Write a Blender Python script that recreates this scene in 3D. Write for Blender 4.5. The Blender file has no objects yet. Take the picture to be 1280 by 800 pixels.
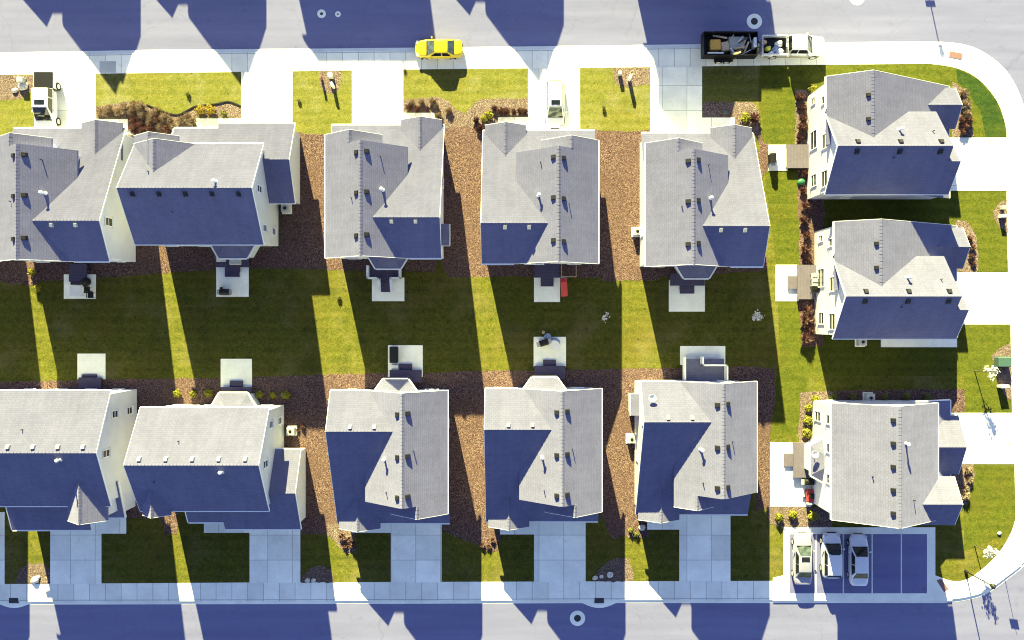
import bpy, bmesh, math, random
from mathutils import Vector, Matrix
R = math.radians
random.seed(7)
sc = bpy.context.scene
C = sc.collection
H, F = 78.0, 1014.0            # camera height (m), focal length in photo pixels


def G(px, py, z=0.0):
    """point of the photograph at height z -> metres"""
    k = (H - z) / F
    return ((px - 640) * k, (400 - py) * k, z)


# ------------------------------------------------------------------ materials
def new_mat(name):
    m = bpy.data.materials.new(name)
    m.use_nodes = True
    nt = m.node_tree
    b = nt.nodes['Principled BSDF']
    b.inputs['Specular IOR Level'].default_value = 0.15
    return m, nt, b


def N(nt, t, **kw):
    n = nt.nodes.new(t)
    for k, v in kw.items():
        setattr(n, k, v)
    return n


def ramp(nt, fac, stops):
    r = N(nt, 'ShaderNodeValToRGB')
    el = r.color_ramp.elements
    while len(el) < len(stops):
        el.new(0.5)
    for e, (p, c) in zip(el, stops):
        e.position = p
        e.color = (*c, 1)
    nt.links.new(fac, r.inputs[0])
    return r.outputs[0]


def noise(nt, vec, scale, detail=4, rough=0.6):
    n = N(nt, 'ShaderNodeTexNoise')
    n.inputs['Scale'].default_value = scale
    n.inputs['Detail'].default_value = detail
    n.inputs['Roughness'].default_value = rough
    if vec is not None:
        nt.links.new(vec, n.inputs['Vector'])
    return n.outputs['Fac']


def mixc(nt, fac, a, b, blend='MIX'):
    m = N(nt, 'ShaderNodeMix', data_type='RGBA', blend_type=blend)
    for i, v in ((0, fac), (6, a), (7, b)):
        if isinstance(v, (int, float)):
            m.inputs[i].default_value = v
        elif isinstance(v, tuple):
            m.inputs[i].default_value = (*v, 1)
        else:
            nt.links.new(v, m.inputs[i])
    return m.outputs[2]


def bump(nt, b, h, strength, dist, lean=None):
    n = N(nt, 'ShaderNodeBump')
    if lean:                      # normals tipped sunward, adding contrast between lit and shaded ground
        cv = N(nt, 'ShaderNodeCombineXYZ')
        for i, c_ in enumerate(Vector(lean).normalized()):
            cv.inputs[i].default_value = c_
        nt.links.new(cv.outputs[0], n.inputs['Normal'])
    n.inputs['Strength'].default_value = strength
    n.inputs['Distance'].default_value = dist
    nt.links.new(h, n.inputs['Height'])
    nt.links.new(n.outputs[0], b.inputs['Normal'])


def coord(nt, kind='Object'):
    return N(nt, 'ShaderNodeTexCoord').outputs[kind]


def plain(name, col, rough=0.5, metal=0.0, spec=0.3, var=0.08, vs=8.0, coat=0.0):
    m, nt, b = new_mat(name)
    v = coord(nt)
    f = noise(nt, v, vs, 3)
    lo = tuple(c * (1 - var) for c in col)
    hi = tuple(min(1, c * (1 + var)) for c in col)
    nt.links.new(ramp(nt, f, [(0.3, lo), (0.7, hi)]), b.inputs['Base Color'])
    b.inputs['Roughness'].default_value = rough
    b.inputs['Metallic'].default_value = metal
    b.inputs['Specular IOR Level'].default_value = spec
    b.inputs['Coat Weight'].default_value = coat
    return m


def joints(nt, v, pitch_x, pitch_y, ox, oy, w):
    """0/1 mask of the saw-cut joints of a slab"""
    sep = N(nt, 'ShaderNodeSeparateXYZ')
    nt.links.new(v, sep.inputs[0])
    out = None
    for axis, p, o in ((0, pitch_x, ox), (1, pitch_y, oy)):
        if not p:
            continue
        a = N(nt, 'ShaderNodeMath', operation='ADD')
        a.inputs[1].default_value = 1000 * p - o
        nt.links.new(sep.outputs[axis], a.inputs[0])
        md = N(nt, 'ShaderNodeMath', operation='MODULO')
        md.inputs[1].default_value = p
        nt.links.new(a.outputs[0], md.inputs[0])
        lt = N(nt, 'ShaderNodeMath', operation='LESS_THAN')
        lt.inputs[1].default_value = w
        nt.links.new(md.outputs[0], lt.inputs[0])
        if out is None:
            out = lt.outputs[0]
        else:
            mx = N(nt, 'ShaderNodeMath', operation='MAXIMUM')
            nt.links.new(out, mx.inputs[0])
            nt.links.new(lt.outputs[0], mx.inputs[1])
            out = mx.outputs[0]
    return out


def concrete(name, col=(0.88, 0.88, 0.80), px=0, py=0, ox=0, oy=0, w=0.05, dark=0.55):
    m, nt, b = new_mat(name)
    v = coord(nt)
    f = noise(nt, v, 0.5, 6, 0.65)
    c = ramp(nt, f, [(0.3, tuple(x * 0.86 for x in col)), (0.7, tuple(x * 1.08 for x in col))])
    f2 = noise(nt, v, 9, 4, 0.7)
    c = mixc(nt, 0.5, c, ramp(nt, f2, [(0.3, (0.8, 0.8, 0.8)), (0.7, (1, 1, 1))]), 'MULTIPLY')
    if px or py:
        sn = N(nt, 'ShaderNodeVectorMath', operation='SNAP')
        of = N(nt, 'ShaderNodeVectorMath', operation='SUBTRACT')
        nt.links.new(v, of.inputs[0])
        of.inputs[1].default_value = (ox, oy, 0)
        nt.links.new(of.outputs[0], sn.inputs[0])
        sn.inputs[1].default_value = (px or 900, py or 900, 900)
        wn = N(nt, 'ShaderNodeTexWhiteNoise')
        nt.links.new(sn.outputs[0], wn.inputs['Vector'])
        c = mixc(nt, 1.0, c, ramp(nt, wn.outputs['Value'], [(0.0, (0.84, 0.85, 0.86)), (1.0, (1.05, 1.05, 1.05))]), 'MULTIPLY')
        f4 = noise(nt, v, 1.4, 5, 0.6)
        c = mixc(nt, ramp(nt, f4, [(0.60, (0, 0, 0)), (0.74, (0.35, 0.35, 0.35))]), c, (0.42, 0.42, 0.42))
        j = joints(nt, v, px, py, ox, oy, w)
        mm = N(nt, 'ShaderNodeMath', operation='MULTIPLY')
        mm.inputs[1].default_value = dark
        nt.links.new(j, mm.inputs[0])
        c = mixc(nt, mm.outputs[0], c, (0.16, 0.16, 0.17))
    nt.links.new(c, b.inputs['Base Color'])
    b.inputs['Roughness'].default_value = 0.9
    bump(nt, b, f2, 0.15, 0.02)
    return m


def grass_mat(name, a, bcol, d, dry, big=0.22):
    m, nt, b = new_mat(name)
    v = coord(nt)
    f = noise(nt, v, 2.6, 8, 0.78)
    c = ramp(nt, f, [(0.28, d), (0.48, a), (0.70, bcol)])
    g = noise(nt, v, big, 5, 0.6)
    mk = ramp(nt, g, [(0.52, (0, 0, 0)), (0.72, (0.75, 0.75, 0.75))])
    c = mixc(nt, mk, c, dry)
    gb = noise(nt, v, big * 0.55, 6, 0.7)
    c = mixc(nt, ramp(nt, gb, [(0.50, (0, 0, 0)), (0.68, (0.55, 0.55, 0.55))]), c, (a[0] * 1.15, a[1] * 0.88, a[2] * 1.3))
    gs = N(nt, 'ShaderNodeTexVoronoi')
    gs.inputs['Scale'].default_value = 0.9
    nt.links.new(v, gs.inputs['Vector'])
    c = mixc(nt, ramp(nt, gs.outputs['Distance'], [(0.05, (0.6, 0.6, 0.6)), (0.16, (0, 0, 0))]), c, tuple(x * 0.6 for x in d))
    g2 = noise(nt, v, big * 2.7, 4, 0.6)
    c = mixc(nt, ramp(nt, g2, [(0.5, (0, 0, 0)), (0.75, (0.55, 0.55, 0.55))]), c, d)
    wb = N(nt, 'ShaderNodeTexWave', wave_type='BANDS', bands_direction='Y', wave_profile='SIN')
    wb.inputs['Scale'].default_value = 0.33
    wb.inputs['Distortion'].default_value = 1.2
    wb.inputs['Detail'].default_value = 3
    wb.inputs['Detail Scale'].default_value = 0.6
    nt.links.new(v, wb.inputs['Vector'])
    c = mixc(nt, 1.0, c, ramp(nt, wb.outputs['Fac'], [(0.2, (0.93, 0.94, 0.94)), (0.8, (1.06, 1.04, 1.06))]), 'MULTIPLY')
    g3 = noise(nt, v, 7.0, 6, 0.9)
    c = mixc(nt, 1.0, c, ramp(nt, g3, [(0.32, (0.45, 0.50, 0.5)), (0.5, (1.0, 1.0, 1.0)), (0.68, (1.5, 1.42, 1.5))]), 'MULTIPLY')
    nt.links.new(c, b.inputs['Base Color'])
    b.inputs['Roughness'].default_value = 0.95
    b.inputs['Specular IOR Level'].default_value = 0.05
    hn = noise(nt, v, 3.6, 8, 0.85)
    bump(nt, b, hn, 0.7, 0.14, (-0.06, 0.33, 1))
    return m


def mulch_mat(name, cols):
    m, nt, b = new_mat(name)
    v = coord(nt)
    vo = N(nt, 'ShaderNodeTexVoronoi')
    vo.inputs['Scale'].default_value = 15.0
    nt.links.new(v, vo.inputs['Vector'])
    sep = N(nt, 'ShaderNodeSeparateColor')
    nt.links.new(vo.outputs['Color'], sep.inputs[0])
    c = ramp(nt, sep.outputs[0], [(0.05, cols[0]), (0.4, cols[1]), (0.75, cols[2]), (1.0, cols[3])])
    f = noise(nt, v, 0.35, 5)
    c = mixc(nt, ramp(nt, f, [(0.35, (0, 0, 0)), (0.7, (0.6, 0.6, 0.6))]), c, cols[1])
    f2 = noise(nt, v, 14, 4, 0.7)
    c = mixc(nt, 0.55, c, ramp(nt, f2, [(0.3, (0.70, 0.69, 0.70)), (0.7, (1.2, 1.15, 1.12))]), 'MULTIPLY')
    nt.links.new(c, b.inputs['Base Color'])
    b.inputs['Roughness'].default_value = 1
    b.inputs['Specular IOR Level'].default_value = 0.0
    bump(nt, b, f2, 0.6, 0.07, (-0.04, 0.22, 1))
    return m


def shingle_mat():
    m, nt, b = new_mat('roof shingles')
    uv = coord(nt, 'UV')
    br = N(nt, 'ShaderNodeTexBrick')
    br.offset = 0.5
    br.inputs['Scale'].default_value = 1.0
    br.inputs['Brick Width'].default_value = 0.34
    br.inputs['Row Height'].default_value = 0.20
    br.inputs['Mortar Size'].default_value = 0.014
    br.inputs['Mortar Smooth'].default_value = 0.3
    br.inputs['Color1'].default_value = (0.158, 0.160, 0.268, 1)
    br.inputs['Color2'].default_value = (0.176, 0.178, 0.294, 1)
    br.inputs['Mortar'].default_value = (0.130, 0.132, 0.235, 1)
    nt.links.new(uv, br.inputs['Vector'])
    f = noise(nt, uv, 0.45, 5, 0.6)
    c = mixc(nt, 0.6, br.outputs['Color'], ramp(nt, f, [(0.3, (0.86, 0.86, 0.86)), (0.7, (1.12, 1.12, 1.1))]), 'MULTIPLY')
    mp3 = N(nt, 'ShaderNodeMapping')
    mp3.inputs['Scale'].default_value = (1.6, 0.12, 1)
    nt.links.new(uv, mp3.inputs[0])
    f7 = noise(nt, mp3.outputs[0], 1.0, 4, 0.6)
    c = mixc(nt, 0.8, c, ramp(nt, f7, [(0.3, (0.90, 0.90, 0.90)), (0.7, (1.06, 1.06, 1.06))]), 'MULTIPLY')
    g = noise(nt, uv, 7, 4, 0.75)
    c = mixc(nt, 0.4, c, ramp(nt, g, [(0.3, (0.84, 0.84, 0.84)), (0.7, (1.16, 1.16, 1.16))]), 'MULTIPLY')
    nt.links.new(c, b.inputs['Base Color'])
    b.inputs['Roughness'].default_value = 0.95
    b.inputs['Specular IOR Level'].default_value = 0.05
    b.inputs['Diffuse Roughness'].default_value = 1.0
    h = mixc(nt, 0.35, br.outputs['Fac'], g)
    bump(nt, b, h, 0.24, -0.05)
    return m


def siding_mat(name, col):
    m, nt, b = new_mat(name)
    v = coord(nt)
    w = N(nt, 'ShaderNodeTexWave', wave_type='BANDS', bands_direction='Z', wave_profile='SAW')
    w.inputs['Scale'].default_value = 1.55
    nt.links.new(v, w.inputs['Vector'])
    f = noise(nt, v, 0.7, 4)
    c = ramp(nt, f, [(0.3, tuple(x * 0.93 for x in col)), (0.7, tuple(min(1, x * 1.04) for x in col))])
    nt.links.new(c, b.inputs['Base Color'])
    b.inputs['Roughness'].default_value = 0.6
    bump(nt, b, w.outputs['Fac'], 0.3, 0.02)
    return m


def board_mat(name, col, axis='X', pitch=0.14):
    m, nt, b = new_mat(name)
    v = coord(nt)
    w = N(nt, 'ShaderNodeTexWave', wave_type='BANDS', bands_direction=axis, wave_profile='SAW')
    w.inputs['Scale'].default_value = 0.314 / pitch
    w.inputs['Distortion'].default_value = 0.0
    nt.links.new(v, w.inputs['Vector'])
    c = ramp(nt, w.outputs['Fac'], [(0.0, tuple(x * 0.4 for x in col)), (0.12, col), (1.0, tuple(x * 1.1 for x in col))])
    f = noise(nt, v, 3, 4)
    c = mixc(nt, 0.5, c, ramp(nt, f, [(0.3, (0.75, 0.75, 0.75)), (0.7, (1.15, 1.15, 1.15))]), 'MULTIPLY')
    nt.links.new(c, b.inputs['Base Color'])
    b.inputs['Roughness'].default_value = 0.8
    return m


def asphalt_mat(name, lo, hi):
    m, nt, b = new_mat(name)
    v = coord(nt)
    mp = N(nt, 'ShaderNodeMapping')
    mp.inputs['Scale'].default_value = (0.25, 1.6, 1)
    nt.links.new(v, mp.inputs[0])
    f = noise(nt, mp.outputs[0], 0.5, 6, 0.6)
    c = ramp(nt, f, [(0.3, lo), (0.7, hi)])
    g = noise(nt, v, 12, 4, 0.75)
    c = mixc(nt, 0.45, c, ramp(nt, g, [(0.25, (0.78, 0.78, 0.78)), (0.75, (1.15, 1.15, 1.15))]), 'MULTIPLY')
    vo = N(nt, 'ShaderNodeTexVoronoi', feature='DISTANCE_TO_EDGE')
    vo.inputs['Scale'].default_value = 0.16
    wv = N(nt, 'ShaderNodeTexNoise')
    wv.inputs['Scale'].default_value = 0.8
    wv.inputs['Detail'].default_value = 6
    nt.links.new(v, wv.inputs['Vector'])
    ad = N(nt, 'ShaderNodeVectorMath', operation='MULTIPLY_ADD')
    nt.links.new(wv.outputs['Color'], ad.inputs[0])
    ad.inputs[1].default_value = (2.2, 2.2, 0)
    nt.links.new(v, ad.inputs[2])
    nt.links.new(ad.outputs[0], vo.inputs['Vector'])
    c = mixc(nt, ramp(nt, vo.outputs['Distance'], [(0.0, (0.22, 0.22, 0.22)), (0.007, (0, 0, 0))]), c, tuple(x * 0.45 for x in lo))
    st = noise(nt, v, 0.75, 4, 0.55)
    c = mixc(nt, ramp(nt, st, [(0.62, (0, 0, 0)), (0.75, (0.30, 0.30, 0.30))]), c, tuple(x * 0.55 for x in lo))
    mp2 = N(nt, 'ShaderNodeMapping')
    mp2.inputs['Scale'].default_value = (0.02, 0.9, 1)
    nt.links.new(v, mp2.inputs[0])
    tr_ = noise(nt, mp2.outputs[0], 1.0, 3, 0.5)
    c = mixc(nt, 0.7, c, ramp(nt, tr_, [(0.35, (0.90, 0.90, 0.91)), (0.65, (1.06, 1.06, 1.05))]), 'MULTIPLY')
    nt.links.new(c, b.inputs['Base Color'])
    b.inputs['Roughness'].default_value = 0.9
    bump(nt, b, g, 0.15, 0.015)
    return m


def leaf_mat(name, a, bb):
    m, nt, b = new_mat(name)
    gi = N(nt, 'ShaderNodeNewGeometry')
    c = ramp(nt, gi.outputs['Random Per Island'], [(0.0, a), (1.0, bb)])
    nt.links.new(c, b.inputs['Base Color'])
    b.inputs['Roughness'].default_value = 0.8
    b.inputs['Specular IOR Level'].default_value = 0.1
    return m


def glass_mat(name, col, rough=0.08):
    m, nt, b = new_mat(name)
    v = coord(nt)
    f = noise(nt, v, 2.5, 2)
    nt.links.new(ramp(nt, f, [(0.35, tuple(x * 0.6 for x in col)), (0.65, tuple(x * 1.4 for x in col))]), b.inputs['Base Color'])
    b.inputs['Roughness'].default_value = rough
    b.inputs['Specular IOR Level'].default_value = 0.5
    return m


M = {
    'road': asphalt_mat('asphalt', (0.140, 0.144, 0.270), (0.165, 0.170, 0.305)),
    'pad': asphalt_mat('parking asphalt', (0.125, 0.127, 0.265), (0.15, 0.153, 0.295)),
    'walk': concrete('pavement concrete', (0.88, 0.88, 0.80), px=1.52, ox=0.4, w=0.05, dark=0.7),
    'kerb': concrete('kerb concrete', (0.80, 0.80, 0.74)),
    'drive': concrete('driveway concrete', (0.88, 0.88, 0.80), px=2.37, py=2.4, ox=0.2, oy=0.9, w=0.05, dark=0.6),
    'slab': concrete('patio concrete', (0.88, 0.88, 0.80)),
    'shade_and_kerb': concrete('worn concrete', (0.42, 0.45, 0.47)),  # kerb line, and a slab with shade put into its colour
    'grass': grass_mat('lawn grass', (0.0682, 0.0713, 0.0106), (0.1148, 0.1093, 0.0258), (0.0269, 0.0380, 0.0091), (0.1307, 0.1148, 0.0493)),
    'pale': grass_mat('pale dry lawn grass', (0.0954, 0.0972, 0.0187), (0.1367, 0.1328, 0.0540), (0.0541, 0.0648, 0.0115), (0.1590, 0.1490, 0.1008)),
    'green': grass_mat('lush lawn grass', (0.0522, 0.0628, 0.0083), (0.0849, 0.0854, 0.0138), (0.0236, 0.0375, 0.0062), (0.0718, 0.0752, 0.0124), 0.3),
    'lush': grass_mat('thick green grass', (0.0198, 0.0409, 0.0086), (0.0396, 0.0607, 0.0119), (0.0079, 0.0211, 0.0066), (0.0462, 0.0594, 0.0092), 0.35),
    'field': grass_mat('far grass', (0.0720, 0.0750, 0.0180), (0.0960, 0.0960, 0.0270), (0.0420, 0.0510, 0.0120), (0.1020, 0.0930, 0.0360), 0.03),
    'mulch': mulch_mat('bark mulch', [(0.0228, 0.0144, 0.0179), (0.0760, 0.0480, 0.0466), (0.1177, 0.0751, 0.0689), (0.2052, 0.1480, 0.1433)]),
    'bed': mulch_mat('weathered bed mulch', [(0.0312, 0.0195, 0.0211), (0.0975, 0.0718, 0.0663), (0.1560, 0.1209, 0.1131), (0.2496, 0.2028, 0.1950)]),
    'roof': shingle_mat(),
    'wall': siding_mat('pale siding', (0.59, 0.60, 0.70)),
    'wall2': siding_mat('cream siding', (0.63, 0.64, 0.76)),
    'wall3': siding_mat('pale grey siding', (0.58, 0.60, 0.62)),
    'trim': plain('white trim', (0.75, 0.75, 0.75), 0.5, var=0.04),
    'glass': glass_mat('window glass', (0.035, 0.038, 0.045)),
    'dark': plain('black metal', (0.007, 0.007, 0.009), 0.5, var=0.3),
    'vent': plain('weathered vent metal', (0.012, 0.012, 0.016), 0.5, var=0.2),
    'pipe': plain('white flue', (0.8, 0.8, 0.8), 0.4),
    'door': plain('garage door paint', (0.7, 0.7, 0.69), 0.5),
    'red_door': plain('dark red door', (0.12, 0.02, 0.02), 0.4),
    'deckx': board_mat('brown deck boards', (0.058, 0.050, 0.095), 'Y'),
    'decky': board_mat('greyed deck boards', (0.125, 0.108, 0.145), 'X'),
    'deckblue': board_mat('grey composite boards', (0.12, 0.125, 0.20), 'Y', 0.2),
    'edging': plain('black plastic edging', (0.008, 0.008, 0.009), 0.7),
    'stone': plain('pale stone', (0.5, 0.48, 0.46), 0.9, var=0.3, vs=6),
    'iron': plain('cast iron', (0.035, 0.035, 0.042), 0.7, var=0.3),
    'brick': plain('tactile paving red', (0.20, 0.11, 0.11), 0.9, var=0.15),
    'paint': plain('white road paint', (0.6, 0.6, 0.6), 0.8, var=0.2),
    'boxgreen': plain('green enamel', (0.05, 0.10, 0.085), 0.5),
    'grey': plain('grey metal', (0.35, 0.36, 0.37), 0.45),
    'ac': plain('beige metal', (0.52, 0.52, 0.49), 0.5),
    'tyre': plain('tyre rubber', (0.006, 0.006, 0.007), 0.9),
    'rim': plain('alloy', (0.55, 0.55, 0.56), 0.3, metal=0.6),
    'cyellow': plain('yellow car paint', (0.62, 0.47, 0.010), 0.28, spec=0.5, var=0.03, coat=0.5),
    'cwhite': plain('white car paint', (0.60, 0.61, 0.69), 0.28, spec=0.5, var=0.02, coat=0.5),
    'cpearl': plain('beige car paint', (0.25, 0.25, 0.34), 0.3, spec=0.5, var=0.03, coat=0.5),
    'ctan': plain('tan lower body', (0.26, 0.24, 0.18), 0.4),
    'cglass': glass_mat('car glass', (0.010, 0.012, 0.016), 0.05),
    'cglassg': glass_mat('green tinted car glass', (0.05, 0.066, 0.07), 0.06),
    'lamp': plain('headlight', (0.5, 0.5, 0.52), 0.15, spec=0.6),
    'red': plain('red plastic', (0.50, 0.045, 0.055), 0.5),
    'wood': plain('raw lumber', (0.42, 0.32, 0.20), 0.8, var=0.25),
    'orange': plain('orange plywood', (0.50, 0.28, 0.06), 0.8, var=0.15),
    'pallet': board_mat('grey pallet boards', (0.32, 0.31, 0.28), 'X', 0.12),
    'white': plain('white plastic', (0.68, 0.68, 0.68), 0.5),
    'lime': plain('yellow green plastic', (0.48, 0.50, 0.06), 0.5),
    'emerald': plain('bright green plastic', (0.02, 0.12, 0.06), 0.5),
    'bark': plain('grey bark', (0.07, 0.055, 0.045), 0.9, var=0.3),
    'blue': plain('faded blue cloth', (0.25, 0.30, 0.45), 0.8),
    'shrub': leaf_mat('yellow green leaves', (0.11, 0.115, 0.014), (0.23, 0.215, 0.03)),
    'gold': leaf_mat('golden leaves', (0.17, 0.115, 0.012), (0.27, 0.20, 0.03)),
    'dry': leaf_mat('dry grass blades', (0.30, 0.22, 0.16), (0.55, 0.46, 0.36)),
    'rust': leaf_mat('rusty twigs', (0.16, 0.075, 0.07), (0.40, 0.25, 0.22)),
    'olive': leaf_mat('olive leaves', (0.07, 0.085, 0.02), (0.16, 0.16, 0.045)),
    'blossom': leaf_mat('white blossom', (0.55, 0.53, 0.50), (0.75, 0.74, 0.72)),
}


# ------------------------------------------------------------------ mesh helpers
def tag(o, label=None, cat=None, group=None, kind=None):
    if label:
        o['label'] = label
    if cat:
        o['category'] = cat
    if group:
        o['group'] = group
    if kind:
        o['kind'] = kind
    return o


def obj(name, bm, mat, parent=None, smooth=False, fix=True):
    if fix:
        bmesh.ops.recalc_face_normals(bm, faces=bm.faces)
    me = bpy.data.meshes.new(name)
    bm.to_mesh(me)
    bm.free()
    for m in (mat if isinstance(mat, (list, tuple)) else [mat]):
        me.materials.append(m)
    if smooth:
        for p in me.polygons:
            p.use_smooth = True
    o = bpy.data.objects.new(name, me)
    C.objects.link(o)
    if parent is not None:
        o.parent = parent
    return o


def thing(name, label, cat, loc=(0, 0, 0), rz=0.0, group=None):
    o = bpy.data.objects.new(name, None)
    o.empty_display_size = 0.3
    C.objects.link(o)
    o.location = loc
    o.rotation_euler = (0, 0, rz)
    return tag(o, label, cat, group)


def copy_tree(o, parent=None):
    c = o.copy()
    C.objects.link(c)
    if parent is not None:
        c.parent = parent
    for ch in list(o.children):
        copy_tree(ch, c)
    return c


def BM():
    return bmesh.new()


def box(bm, x0, x1, y0, y1, z0, z1, mi=0):
    v = [bm.verts.new(p) for p in ((x0, y0, z0), (x1, y0, z0), (x1, y1, z0), (x0, y1, z0),
                                   (x0, y0, z1), (x1, y0, z1), (x1, y1, z1), (x0, y1, z1))]
    for f in ((0, 3, 2, 1), (4, 5, 6, 7), (0, 1, 5, 4), (1, 2, 6, 5), (2, 3, 7, 6), (3, 0, 4, 7)):
        bm.faces.new([v[i] for i in f]).material_index = mi
    return v


def rbox(bm, cx, cy, z0, z1, lx, ly, rz=0.0, tilt=0.0):
    vs = box(bm, -lx / 2, lx / 2, -ly / 2, ly / 2, 0, z1 - z0)
    m = Matrix.Translation((cx, cy, z0)) @ Matrix.Rotation(rz, 4, 'Z') @ Matrix.Rotation(tilt, 4, 'X')
    for v in vs:
        v.co = m @ v.co


def prism(bm, poly, z0, z1):
    """vertical prism over a 2-D polygon"""
    a = [bm.verts.new((x, y, z0)) for x, y in poly]
    b = [bm.verts.new((x, y, z1)) for x, y in poly]
    n = len(poly)
    bm.faces.new(a[::-1])
    bm.faces.new(b)
    for i in range(n):
        bm.faces.new((a[i], a[(i + 1) % n], b[(i + 1) % n], b[i]))


def extr(bm, prof, axis, a0, a1):
    """profile in (t, z) extruded along axis 'x' (t=y) or 'y' (t=x)"""
    def p(t, z, a):
        return (a, t, z) if axis == 'x' else (t, a, z)
    A = [bm.verts.new(p(t, z, a0)) for t, z in prof]
    B = [bm.verts.new(p(t, z, a1)) for t, z in prof]
    n = len(prof)
    bm.faces.new(A[::-1])
    bm.faces.new(B)
    for i in range(n):
        bm.faces.new((A[i], A[(i + 1) % n], B[(i + 1) % n], B[i]))


def hull_slab(bm, top, t):
    """roof plane: polygon of 3-D points thickened downwards"""
    a = [bm.verts.new(p) for p in top]
    b = [bm.verts.new((p[0], p[1], p[2] - t)) for p in top]
    n = len(top)
    bm.faces.new(a)
    bm.faces.new(b[::-1])
    for i in range(n):
        bm.faces.new((a[i], a[(i + 1) % n], b[(i + 1) % n], b[i]))


def tube(bm, p0, p1, r0, r1=None, seg=8):
    r1 = r0 if r1 is None else r1
    p0, p1 = Vector(p0), Vector(p1)
    d = (p1 - p0).normalized()
    u = d.orthogonal().normalized()
    w = d.cross(u)
    A, B = [], []
    for i in range(seg):
        a = 2 * math.pi * i / seg
        o = u * math.cos(a) + w * math.sin(a)
        A.append(bm.verts.new(p0 + o * r0))
        B.append(bm.verts.new(p1 + o * r1))
    for i in range(seg):
        j = (i + 1) % seg
        bm.faces.new((A[i], A[j], B[j], B[i]))
    bm.faces.new(A[::-1])
    bm.faces.new(B)


def lathe(bm, prof, seg=16, cx=0, cy=0):
    rings = []
    for r, z in prof:
        rings.append([bm.verts.new((cx + r * math.cos(2 * math.pi * i / seg), cy + r * math.sin(2 * math.pi * i / seg), z)) for i in range(seg)])
    for a, b in zip(rings, rings[1:]):
        for i in range(seg):
            j = (i + 1) % seg
            bm.faces.new((a[i], a[j], b[j], b[i]))
    bm.faces.new(rings[0][::-1])
    bm.faces.new(rings[-1])


def islands(bm):
    """every loose piece of a mesh as a mesh of its own"""
    out, seen = [], set()
    for v0 in list(bm.verts):
        if v0 in seen:
            continue
        stack, comp = [v0], []
        seen.add(v0)
        while stack:
            v = stack.pop()
            comp.append(v)
            for e in v.link_edges:
                o = e.other_vert(v)
                if o not in seen:
                    seen.add(o)
                    stack.append(o)
        nb = bmesh.new()
        mp = {v: nb.verts.new(v.co) for v in comp}
        for f in {f for v in comp for f in v.link_faces}:
            nb.faces.new([mp[v] for v in f.verts])
        out.append(nb)
    bm.free()
    return out


def roof_uv(bm):
    uv = bm.loops.layers.uv.verify()
    bm.normal_update()
    for f in bm.faces:
        n = f.normal
        e = Vector((0, 0, 1)).cross(n)
        e = Vector((1, 0, 0)) if e.length < 1e-4 else e.normalized()
        s = n.cross(e)
        for l in f.loops:
            l[uv].uv = (l.vert.co.dot(e), l.vert.co.dot(s))


def sheet(name, poly, z, mat, mats_kind='structure', px=True, t=0.0):
    bm = BM()
    pts = [G(*p)[:2] for p in poly] if px else poly
    if t:
        prism(bm, pts, z - t, z)
    else:
        f = bm.faces.new([bm.verts.new((x, y, z)) for x, y in pts])
    bmesh.ops.triangulate(bm, faces=[f for f in bm.faces if len(f.verts) > 4])
    bmesh.ops.recalc_face_normals(bm, faces=bm.faces)
    if not t:
        for f in bm.faces:
            if f.normal.z < 0:
                f.normal_flip()
    o = obj(name, bm, mat, fix=False)
    if mats_kind:
        o['kind'] = mats_kind
    return o


def catmull(pts, n=6):
    out = []
    P = [pts[0]] + list(pts) + [pts[-1]]
    for i in range(1, len(P) - 2):
        p0, p1, p2, p3 = P[i - 1], P[i], P[i + 1], P[i + 2]
        for k in range(n):
            t = k / n
            out.append(tuple(0.5 * ((2 * p1[j]) + (-p0[j] + p2[j]) * t + (2 * p0[j] - 5 * p1[j] + 4 * p2[j] - p3[j]) * t * t
                                    + (-p0[j] + 3 * p1[j] - 3 * p2[j] + p3[j]) * t ** 3) for j in (0, 1)))
    out.append(tuple(pts[-1]))
    return out


# ------------------------------------------------------------------ the ground
big = 900
sheet('ground', [(-big, -big), (big, -big), (big, big), (-big, big)], -0.20, M['field'], px=False)
sheet('road', [(-220, -38), (95, -38), (95, 52), (-220, 52)], -0.14, M['road'], px=False)

OUT_TOP = [(-900, 79), (0, 69.5), (200, 66), (400, 64.5), (600, 62.5), (800, 60), (1000, 57.5), (1140, 55.5)]
OUT_ARC = catmull([(1140, 55.5), (1175, 56), (1208, 60), (1234, 72), (1259, 95), (1277, 134), (1283, 180), (1285, 240)], 5)
OUT_RIGHT = [(1288, 400), (1292, 560), (1293, 640)]
OUT_ARC2 = catmull([(1293, 640), (1290, 675), (1280, 702), (1259, 720.5), (1233, 738.5), (1208, 746.5), (1180, 750)], 5)
OUT_BOT = [(960, 750), (760, 750), (480, 751), (0, 752), (-900, 753)]
outer = OUT_TOP + OUT_ARC[1:] + OUT_RIGHT + OUT_ARC2[1:] + OUT_BOT
sheet('pavement', outer, 0.0, M['walk'], t=0.17)
# rolled kerb and gutter: a lighter strip along the road edge, slightly lower than the pavement


def offset_line(pts, d):
    out = []
    for i, p in enumerate(pts):
        a = pts[max(0, i - 1)]
        b = pts[min(len(pts) - 1, i + 1)]
        tx, ty = b[0] - a[0], b[1] - a[1]
        l = math.hypot(tx, ty) or 1
        out.append((p[0] - ty / l * d, p[1] + tx / l * d))
    return out


line_m = [G(*p)[:2] for p in outer]


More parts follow.
